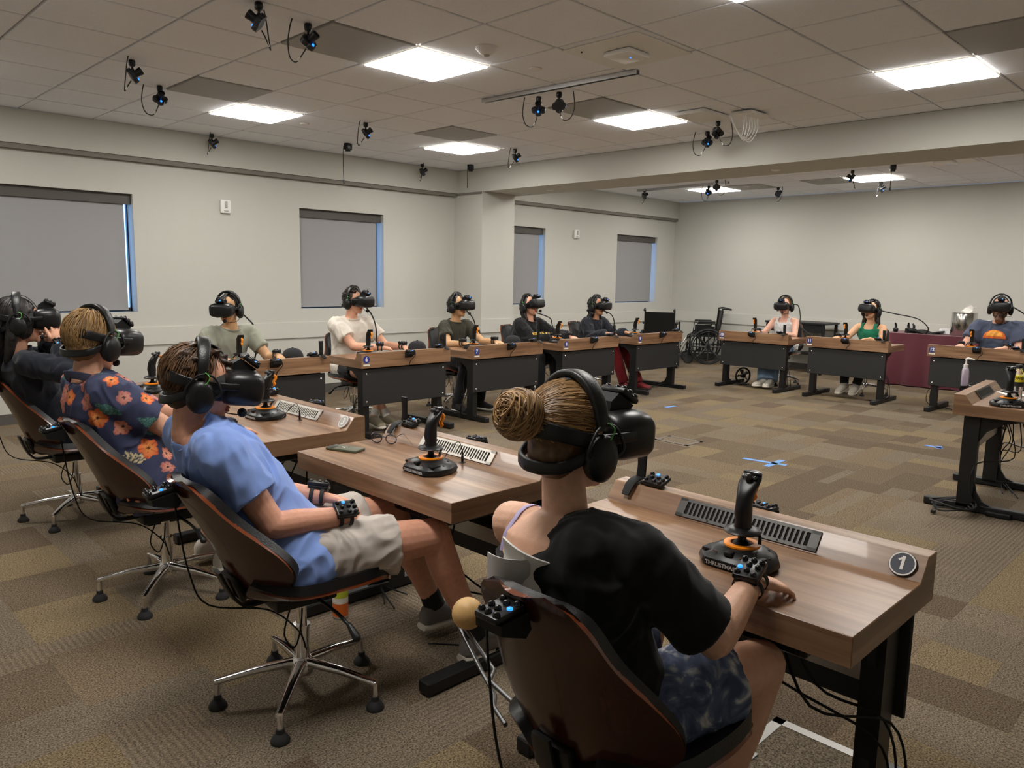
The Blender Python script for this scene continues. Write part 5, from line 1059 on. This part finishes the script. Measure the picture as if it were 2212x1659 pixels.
# ---------------------------------------------------------------- things on the desks
def cap_proto():
    e = empty('baseball_cap'); MB().lathe([(.09, 0), (.092, .02), (.088, .055), (.07, .088), (.04, .106), (.004, .112)], n=28).build('crown', mat('cap_cloth', (.014, .014, .017), .9, bump=(500, .2)), e, 60)
    b = MB(); P = []
    vs = []; n = 14
    for j in range(5):
        for i in range(n + 1): a = pi * i / n; r = .088 + .018 * j * math.sin(a) ** .7; vs.append((math.cos(a) * .088 * (1 - .02 * j), r * math.sin(a), .012 - .012 * (math.cos(a) ** 2) * j / 4 + .002))
    K = len(vs); vs += [(x, y, z - .004) for x, y, z in vs]; fs = []
    for j in range(4):
        for i in range(n): a = j * (n + 1) + i; fs += [(a, a + 1, a + n + 2, a + n + 1), (K + a, K + a + n + 1, K + a + n + 2, K + a + 1)]
    for i in range(n): a = 4 * (n + 1) + i; fs.append((a, a + 1, K + a + 1, K + a))
    b.add(vs, fs).build('brim', MATS['cap_cloth'], e, 60); MB().ell((0, 0, .112), (.008, .008, .005), n=10, k=6).build('button', MATS['cap_cloth'], e, 60); return e
BC = cap_proto()
for k, (x, y, a, lb) in enumerate(((3.30, 5.98, 20, 'black baseball cap on the first far desk'), (4.64, 5.98, 60, 'black baseball cap beside the man in white T-shirt'), (5.96, 5.98, 40, 'black baseball cap between the olive and black-clad people'))): place(BC, k == 0, (x, y, ZT), R(a), lb, 'cap', 'black baseball caps on desks')
ph = empty('phone', (1.785, 2.80, ZT), R(20), 'phone in olive green case lying on the second desk', 'phone')
MB().rbox((0, 0, .006), (.075, .158, .012), .005).build('case', mat('olive_case', srgb(84, 86, 66), .55), ph, 40); MB().rbox((-.016, .055, .0125), (.034, .036, .003), .0015, seg=1).build('camera_bump', m_black, ph, 40); t = text_mesh('Λ', .035, .0003); t.materials.clear(); t.materials.append(m_bwhite); o = obj('case_logo', t, ph, (0, .005, .0123))
gl = empty('eyeglasses', (1.985, 2.80, ZT), R(-62), 'dark-rimmed eyeglasses standing on the second desk', 'eyeglasses'); m_gf = mat('glasses_frame', srgb(40, 36, 52), .3)
for sx in (-1, 1):
    pts = [(sx * .036 + .026 * math.cos(R(a)), .0, .024 + .022 * math.sin(R(a)) - (.002 if math.sin(R(a)) > .8 else 0)) for a in range(0, 361, 24)]
    MB().tube(pts, .0024, 8).build('rim', m_gf, gl, 60); MB().loft([((sx * .036, -.0005, .024), (1, 0, 0), (0, 0, 1), .024, .020), ((sx * .036, .0005, .024), (1, 0, 0), (0, 0, 1), .024, .020)], 24).build('lens', mat('clear_lens', (.95, .95, 1), .02, trans=1), gl)
    MB().tube([(sx * .062, 0, .034), (sx * .066, .03, .04), (sx * .060, .10, .030), (sx * .056, .135, .012)], .002, 8, 4).build('temple', m_gf, gl, 60)
MB().tube([(-.011, 0, .028), (0, -.002, .032), (.011, 0, .028)], .002, 8, 3).build('bridge', m_gf, gl, 60)
ky = empty('key_bunch', (2.02, 3.79, ZT), 0, 'bunch of keys by the vent on desk with badge 3', 'keys')
MB().tube([(.018 * math.cos(R(a)), .018 * math.sin(R(a)), .004) for a in range(0, 361, 30)], .0016, 6).build('key_ring', m_chrome, ky, 60)
for k in range(4): a = R(-40 + 60 * k); MB().rbox((.045 * math.cos(a), .045 * math.sin(a), .005 + .002 * k), (.05, .014, .003), .001, Euler((0, 0, a)).to_matrix(), seg=1).build('key', (m_chrome, m_black, m_alu, m_black)[k], ky)
for k, (x, y, lb) in enumerate(((2.0, 1.09 - .30 + .02, 'black cable jack on the nearest desk beside the joystick'), (2.02, 2.305, 'black cable jack beside the joystick on the second desk'), (1.98, 3.53, 'black cable jack on the desk with badge 3'))):
    if k == 0: continue
    e = empty('cable_jack', (x, y, ZT), 0, lb, 'jack', 'cable jacks set in the desks'); MB().lathe([(.014, 0), (.014, .002), (.006, .003)], n=16).build('grommet', m_black, e, 40); MB().lathe([(.005, .002), (.006, .02), (.004, .034), (.002, .05)], n=12).build('plug', m_black, e, 40); MB().tube([(0, 0, .045), (-.01, .012, .085), (-.04, .03, .06), (-.09, .02, .012), (-.13, .0, .006)], .0016, 6, 5).build('cable', m_black, e, 60)
# desk 13: drink bottle, papers, phone, sanitizer
D13 = D[13]; th = R(4)
bt = empty('drink_bottle', (6.02, 1.24, ZT), 0, 'clear drink bottle with yellow label and black cap', 'bottle'); m_pet = mat('clear_plastic', (.96, .97, .97), .04, trans=1)
MB().lathe([(.034, 0), (.037, .01), (.034, .05), (.037, .07), (.037, .15), (.030, .18), (.018, .20), (.018, .205)], n=24).build('bottle_body', m_pet, bt, 50); MB().lathe([(.0378, .085), (.0378, .155)], n=24).build('label', mat('yellow_label', srgb(236, 220, 50), .5), bt, 40); MB().lathe([(.0382, .085), (.0382, .115)], n=24).build('label_band', mat('dark_label', srgb(30, 30, 34), .5), bt, 40); MB().lathe([(.02, .205), (.02, .225), (.018, .228)], n=20).build('cap', m_black, bt, 40)
t = text_mesh('POWER', .022, .0003, .0006); t.materials.clear(); t.materials.append(m_black)
for v in t.vertices: a = v.co.x / .0384; v.co = Vector((.0386 * math.sin(a), -.0386 * math.cos(a), v.co.y + .138))
o = obj('lettering', t, bt); o.rotation_euler = (0, 0, R(-75))
tag(MB().rbox((0, 0, .003), (.20, .14, .004), .001, Euler((0, 0, .6)).to_matrix(), seg=1).build('paper_sheet', m_bwhite, None, None, (6.22, 1.30, ZT)), 'white papers behind the joystick on the empty desk', 'paper')
tag(MB().rbox((0, 0, .006), (.07, .13, .01), .004).build('game_pad', m_black, None, 40, (5.83, 1.06, ZT)), 'small black device beside the bottle on the empty desk', 'device')
sn = empty('sanitizer_bottle', (5.93, 1.532, .768), R(200), 'pump bottle of hand sanitizer on the empty desk ridge', 'bottle')
MB().loft([((0, 0, 0), (1, 0, 0), (0, 1, 0), .034, .022, 4), ((0, 0, .10), (1, 0, 0), (0, 1, 0), .034, .022, 4), ((0, 0, .118), (1, 0, 0), (0, 1, 0), .024, .018, 3), ((0, 0, .125), (1, 0, 0), (0, 1, 0), .013, .013)], 24).build('bottle_body', mat('lilac_plastic', srgb(214, 206, 226), .08, trans=.6), sn, 50)
MB().box((0, .0226, .05), (.05, .001, .06)).build('label', mat('purple_label', srgb(150, 136, 180), .5), sn); MB().lathe([(.015, .122), (.015, .145), (.006, .15), (.005, .18)], n=16).build('pump_collar', m_white, sn, 40); MB().tube([(0, 0, .18), (0, .01, .186), (0, .045, .180)], [.008, .008, .005], 8, 2, True).build('nozzle', m_white, sn, 50)

# ---------------------------------------------------------------- cables under the desks
rc = random.Random(3)
for n, d in D.items():
    for k in range(3 if n not in (1, 2, 13) else 5):
        sx = rc.choice((-1, 1)); x = sx * (DW / 2 - .085 + rc.uniform(-.02, .05)); y0 = rc.uniform(.15, .35)
        MB().tube([(x - sx * rc.uniform(.05, .3), y0, .60), (x - sx * rc.uniform(.05, .25), y0 + rc.uniform(-.05, .1), rc.uniform(.3, .45)), (x + sx * .02, .16, rc.uniform(.18, .35)), (x + sx * rc.uniform(.03, .09), .14, rc.uniform(.1, .2)), (x + sx * .03, .12 + rc.uniform(0, .1), .055), (x - sx * rc.uniform(.1, .3), .2 + rc.uniform(-.1, .15), .006)], .0038, 6, 5).build('power_cable', m_blackm, d, 60)
# cable bundle tied under desk 13, coil on the floor
cb = empty('cable_coil', (5.43, 1.40, .03), 0, 'coil of black cable around the leg of the empty desk', 'cable')
for k in range(4): MB().tube([(.105 * math.cos(R(a)) * (1 + .08 * k), (.095 + .012 * k) * math.sin(R(a)), .012 * math.sin(R(a * 2 + 50 * k)) + .012 * k) for a in range(0, 361, 24)], .0055, 6, 2).build('cable_loop', m_rubber, cb, 60)
MB().rbox((-.14, .07, -.012), (.035, .025, .02), .004).build('plug', m_black, cb, 40); MB().rbox((.09, -.24, -.012), (.06, .14, .032), .006).build('power_brick', m_black, cb, 40)
c2 = empty('cable_bundle', (5.75, 1.25, .56), 0, 'bundle of black cables tied under the empty desk', 'cable')
for k in range(7): MB().tube([((.05 + .012 * k) * math.cos(R(a)) + .04 * k * .5, .03 * math.sin(R(a)) + .01 * k, .03 * math.sin(R(a + 40 * k)) + .01 * (k % 3)) for a in range(0, 361, 30)], .004, 6, 2).build('cable_loop', m_blackm, c2, 60)
MB().tube([(0, 0, .0), (.04, 0, -.12), (.06, 0, -.19), (.09, 0, -.1), (.2, 0, .03)], .005, 6, 4).build('hanging_cable', m_blackm, c2, 60)

# ---------------------------------------------------------------- floor items
m_tape = mat('blue_tape', srgb(96, 148, 214), .6)
for pcs, lb in (([((5.756, 3.055), (5.80, 2.70)), ((5.64, 2.79), (5.95, 2.805))], 'blue tape cross on the carpet'), ([((7.53, 2.21), (7.50, 2.06)), ((7.46, 2.07), (7.58, 2.11))], 'blue tape mark near the empty desk'), ([((7.39, 4.92), (7.57, 4.90))], 'short blue tape strip in the middle of the carpet')):
    e = empty('floor_tape', (*pcs[0][0], 0), 0, lb, 'tape', 'blue tape marks on the carpet')
    for a, b in pcs:
        d = Vector((b[0] - a[0], b[1] - a[1], 0)); MB().box(((a[0] + b[0]) / 2 - pcs[0][0][0], (a[1] + b[1]) / 2 - pcs[0][0][1], .0012), (d.length, .05, .0016), Euler((0, 0, math.atan2(d.y, d.x))).to_matrix()).build('tape_strip', m_tape, e)
m_plate = mat('floor_plate', srgb(150, 148, 144), .4, metal=.6)
for x, y, w, h, lb in ((2.17, .89, .37, .36, 'grey metal floor outlet frame beside the nearest desk leg'), (5.93, 3.80, .26, .36, 'flush floor outlet frame in the open carpet')):
    e = empty('floor_outlet', (x, y, 0), 0, lb, 'floor outlet', 'floor outlet frames'); f = MB()
    mm = m_plate if x < 3 else mat('floor_plate_brown', srgb(96, 86, 74), .6)
    for s_ in (-1, 1): f.bb((s_ * (w / 2 - .035), -h / 2, 0), (s_ * w / 2, h / 2, .004)); f.bb((-w / 2, s_ * (h / 2 - .035), 0), (w / 2, s_ * h / 2, .004))
    f.build('frame', mm, e); MB().bb((-w / 2 + .035, -h / 2 + .035, .0), (w / 2 - .035, h / 2 - .035, .0025)).build('carpet_insert', CM[3], e); MB().rbox((-.08, h / 2 - .05, .004), (.05, .02, .004), .001, seg=1).build('latch', mm, e)
can = empty('drink_can', (1.70, 2.72, 0), 0, 'tall colourful drink can on carpet under the second desk', 'can')
MB().lathe([(.028, 0), (.033, .008), (.033, .155), (.028, .165), (.026, .166)], n=24).build('can_body', mat('can_print', srgb(226, 222, 212), .35), can, 40); MB().lathe([(.0333, .095), (.0333, .15)], n=24).build('yellow_band', mat('lime_print', srgb(188, 196, 60), .35), can, 40); MB().lathe([(.0333, .012), (.0333, .07)], n=24).build('orange_band', mat('orange_print', srgb(214, 104, 40), .35), can, 40); MB().lathe([(.026, .166), (.024, .162)], n=24).build('can_lid', m_alu, can, 40)
pp = MB(); shell(pp, lambda u, v: (.06 * u, -.02 * u * u + .006 * math.sin(v * 7), .10 * v + .02 * u), 8, 8, .004); pe = empty('paper_sheets', (1.12, 1.075, .785), R(90 + 20), 'white papers tucked between the nearest person and chair back', 'paper'); pp.build('sheet', [m_bwhite, m_bwhite], pe, 60)
pp = MB(); shell(pp, lambda u, v: (.05 * u + .04, -.02 * u * u + .016, .085 * v + .0), 8, 8, .003); pp.build('sheet', [mat('grey_paper', srgb(190, 188, 188), .7)] * 2, pe, 60)

# ---------------------------------------------------------------- wheelchairs
m_spoke = mat('spoke_grey', (.03, .03, .032), .4)
def wheelchair_proto():
    e = empty('wheelchair')     # +y forward
    for s in (-1, 1):
        w = empty('drive_wheel'); w.parent = e; w.location = (s * .29, -.02, .305)
        MB().tube([(0, .295 * math.cos(R(a)), .295 * math.sin(R(a))) for a in range(0, 361, 12)], .016, 10).build('tyre', m_rubber, w, 60); MB().tube([(s * .035, .262 * math.cos(R(a)), .262 * math.sin(R(a))) for a in range(0, 361, 12)], .009, 8).build('push_rim', m_black, w, 60)
        MB().cyl((-.03, 0, 0), (.03, 0, 0), .035).build('hub', m_black, w, 40)
        sp = MB().loft([((0, .02, 0), (1, 0, 0), (0, 0, 1), .008, .014), ((0, .285, 0), (1, 0, 0), (0, 0, 1), .006, .010)], 10).mesh('spoke', m_spoke, 50)
        for k in range(8): obj('spoke', sp, w).rotation_euler = (R(45 * k), 0, 0)
        MB().tube([(s * .235, -.24, .96), (s * .235, -.24, .93), (s * .235, -.20, .50), (s * .235, -.17, .16)], .013, 10).tube([(s * .235, -.18, .48), (s * .235, .24, .49), (s * .235, .28, .46), (s * .235, .30, .14)], .013, 10).tube([(s * .235, -.17, .18), (s * .235, .28, .18)], .013, 10).tube([(s * .235, .12, .49), (s * .235, .12, .18)], .012, 10).build('side_frame', m_metal, e, 50)
        MB().tube([(s * .235, -.24, .955), (s * .235, -.30, .965), (s * .235, -.38, .95)], [.013, .017, .017], 10, 3, True).build('push_handle', m_black, e, 60)
        MB().rbox((s * .26, .02, .73), (.055, .30, .035), .014).build('arm_pad', m_leather, e, 40); MB().tube([(s * .25, -.13, .50), (s * .25, -.13, .70), (s * .25, .17, .70), (s * .25, .19, .50)], .010, 8).build('arm_frame', m_metal, e, 50); MB().rbox((s * .25, .02, .58), (.008, .28, .15), .003, seg=1).build('skirt_guard', m_black, e)
        c = empty('caster'); c.parent = e; c.location = (s * .22, .30, .09); MB().tube([(0, .08 * math.cos(R(a)), .08 * math.sin(R(a))) for a in range(0, 361, 24)], .014, 8).build('caster_tyre', m_rubber, c, 60); MB().cyl((-.015, 0, 0), (.015, 0, 0), .068).build('caster_hub', m_spoke, c, 40); MB().box((0, 0, .10), (.035, .03, .05)).build('fork', m_metal, c)
        MB().tube([(s * .20, .30, .44), (s * .19, .38, .30), (s * .17, .46, .12)], .011, 8, 3).build('leg_rest', m_chrome, e, 50); MB().rbox((s * .10, .50, .11), (.14, .13, .015), .004, seg=1).build('footplate', m_black, e)
    b = MB(); shell(b, lambda u, v: (.225 * u, -.205 - .05 * v - .03 * (1 - u * u) * .6, .50 + .42 * v), 10, 10, .012); b.build('back_sling', [m_leather, m_leather], e, 60)
    b = MB(); shell(b, lambda u, v: (.225 * u, -.18 + .42 * v, .495 - .025 * (1 - u * u)), 10, 10, .02); b.build('seat_sling', [m_leather, m_leather], e, 60)
    MB().tube([(-.235, .05, .18), (.235, .05, .46)], .010, 8).tube([(.235, .05, .18), (-.235, .05, .46)], .010, 8).build('cross_brace', m_metal, e, 50)
    return e
WP = wheelchair_proto()
w1 = place(WP, True, (10.75, 7.33, 0), R(-60), 'black wheelchair, back toward the viewer, partly hidden behind a desk', 'wheelchair', 'black wheelchairs'); w2 = place(WP, False, (11.98, 7.22, 0), R(38), 'black wheelchair in the room corner with white lettering', 'wheelchair', 'black wheelchairs')
t = text_mesh('drive', .11, .001, .002); t.materials.clear(); t.materials.append(m_bwhite); o = obj('lettering', t, w2); o.matrix_local = frame((.05, -.29, .84), (0, -1, .12), (1, 0, 0))

# ---------------------------------------------------------------- tables along the far wall
tb = empty('covered_table', (12.06, 3.05, 0), 0, 'long table under a maroon cloth against the far wall', 'table')
MB().rbox((0, 0, .725), (.70, 2.1, .03), .004, seg=1).build('table_top', m_alu, tb)
for sx in (-1, 1):
    for sy in (-1, 1): MB().cyl((sx * .28, sy * .9, .71), (sx * .28, sy * .9, 0), .016).build('leg', m_metal, tb, 40)
cl = MB(); N_ = 160; ring = []
def rect_pt(t):
    w, h = .36, 1.07; per = 4 * (w + h); d = (t % 1) * per
    for a, b, L in (((-w, -h), (-w, h), 2 * h), ((-w, h), (w, h), 2 * w), ((w, h), (w, -h), 2 * h), ((w, -h), (-w, -h), 2 * w)):
        if d <= L: return (a[0] + (b[0] - a[0]) * d / L, a[1] + (b[1] - a[1]) * d / L), (nrm((b[0] - a[0], b[1] - a[1], 0)))
        d -= L
    return (-w, -h), (0, 1, 0)
vs = []; fs = []
for j in range(9):
    for i in range(N_):
        (x, y), tt = rect_pt(i / N_); q = j / 8; fold = .028 * q * math.sin(i * .55 + 1.5 * math.sin(i * .13)) + .02 * q; vs.append((x - (-tt[1]) * -fold * 1 if False else x + (-tt[1]) * fold, y + tt[0] * fold, .748 - .735 * q))
for j in range(8):
    for i in range(N_): fs.append((j * N_ + i, j * N_ + (i + 1) % N_, (j + 1) * N_ + (i + 1) % N_, (j + 1) * N_ + i))
fs.append(tuple(range(N_))); cl.add(vs, fs)
tag(cl.build('tablecloth', mat('maroon_cloth', srgb(92, 30, 44), .75, sheen=.3, bump=(300, .1)), None, 60, (12.06, 3.05, 0)), 'maroon cloth draped to the floor over the far table', 'tablecloth')
ZT2 = .75
bn = empty('tissue_bin', (12.0, 3.18, ZT2), 0, 'round stainless steel bin with tissue sticking out', 'bin'); m_steel = mat('stainless', (.62, .6, .57), .18, 1)
MB().lathe([(.155, 0), (.16, .006), (.16, .30), (.155, .31)], n=40).build('bin_body', m_steel, bn, 40); MB().lathe([(.158, .30), (.16, .318), (.05, .322), (.004, .322)], n=40).build('bin_lid', m_steel, bn, 40)
b = MB(); shell(b, lambda u, v: (.02 * math.sin(v * 3), .06 * u - .08 * v, .32 + .09 * v + .02 * math.sin(u * 3)), 8, 6, .002); b.build('tissue', [m_bwhite, m_bwhite], bn, 60)
tr = empty('black_cloth', (12.0, 3.65, ZT2), 0, 'black cloth and gear laid on the maroon table', 'cloth'); b = MB(); shell(b, lambda u, v: (.16 * u, -.22 + .46 * v, .015 + .012 * math.sin(u * 4 + v * 6) + .012 * math.cos(v * 9)), 16, 20, .012); b.build('cloth_sheet', [m_blackm, m_blackm], tr, 60)
for x, y, lb, a in ((11.95, 4.05, 'black spare controller leftmost on the maroon table', 20), (12.1, 3.92, 'black boxy spare device on the maroon table', 70), (11.92, 3.80, 'black spare controller nearest the black cloth', -30)):
    e = empty('spare_device', (x, y, ZT2), R(a), lb, 'device', 'spare devices on the maroon table'); MB().rbox((0, 0, .03), (.09, .07, .06), .02).build('housing', m_black, e, 50); MB().tube([(0, 0, .055), (.01, 0, .09), (.0, .01, .125)], [.016, .018, .012], 10, 3, True).build('grip', m_black, e, 60)
b = MB(); shell(b, lambda u, v: (.06 * u, -.08 + .16 * v, .055 + .03 * math.sin(u * 5 + v * 4) * (1 - u * u) - .05 * u * u), 12, 12, .002); tag(b.build('plastic_bag', [mat('clear_bag', (.9, .9, .9), .25, alpha=.55)] * 2, None, 60, (12.1, 3.42, ZT2)), 'crumpled clear plastic bag beside the steel bin', 'bag')
bt2 = empty('black_table', (12.12, 5.55, 0), 0, 'black side table behind the woman in white tank top', 'table')
MB().rbox((0, 0, .80), (.55, 1.0, .03), .004, seg=1).build('table_top', m_metal, bt2); MB().box((-.24, 0, .72), (.02, .96, .13)).build('apron', m_metal, bt2); MB().rbox((.1, 0, .3), (.3, .8, .03), .004, seg=1).build('shelf', m_metal, bt2)
for sx in (-1, 1):
    for sy in (-1, 1): MB().box((sx * .24, sy * .46, .395), (.04, .04, .79)).build('leg', m_metal, bt2)
fn = empty('floor_fan', (9.95, 5.36, 0), R(150), 'small round black fan on the carpet below the far desk', 'fan')
MB().tube([(.11 * math.cos(R(a)), 0, .12 + .11 * math.sin(R(a))) for a in range(0, 361, 15)], .014, 10).build('ring', m_black, fn, 60); MB().cyl((0, -.03, .12), (0, .03, .12), .03).build('motor', m_black, fn, 40); bl = MB().loft([((.02, 0, 0), (0, 1, .6), (0, -.6, 1), .018, .002), ((.09, 0, 0), (0, 1, .9), (0, -.9, 1), .03, .002)], 10).mesh('blade', m_spoke, 50)
for k in range(5): obj('blade', bl, fn, (0, 0, .12), (0, R(72 * k), 0))
MB().rbox((0, 0, .006), (.16, .12, .012), .004, seg=1).build('base', m_black, fn, 40)
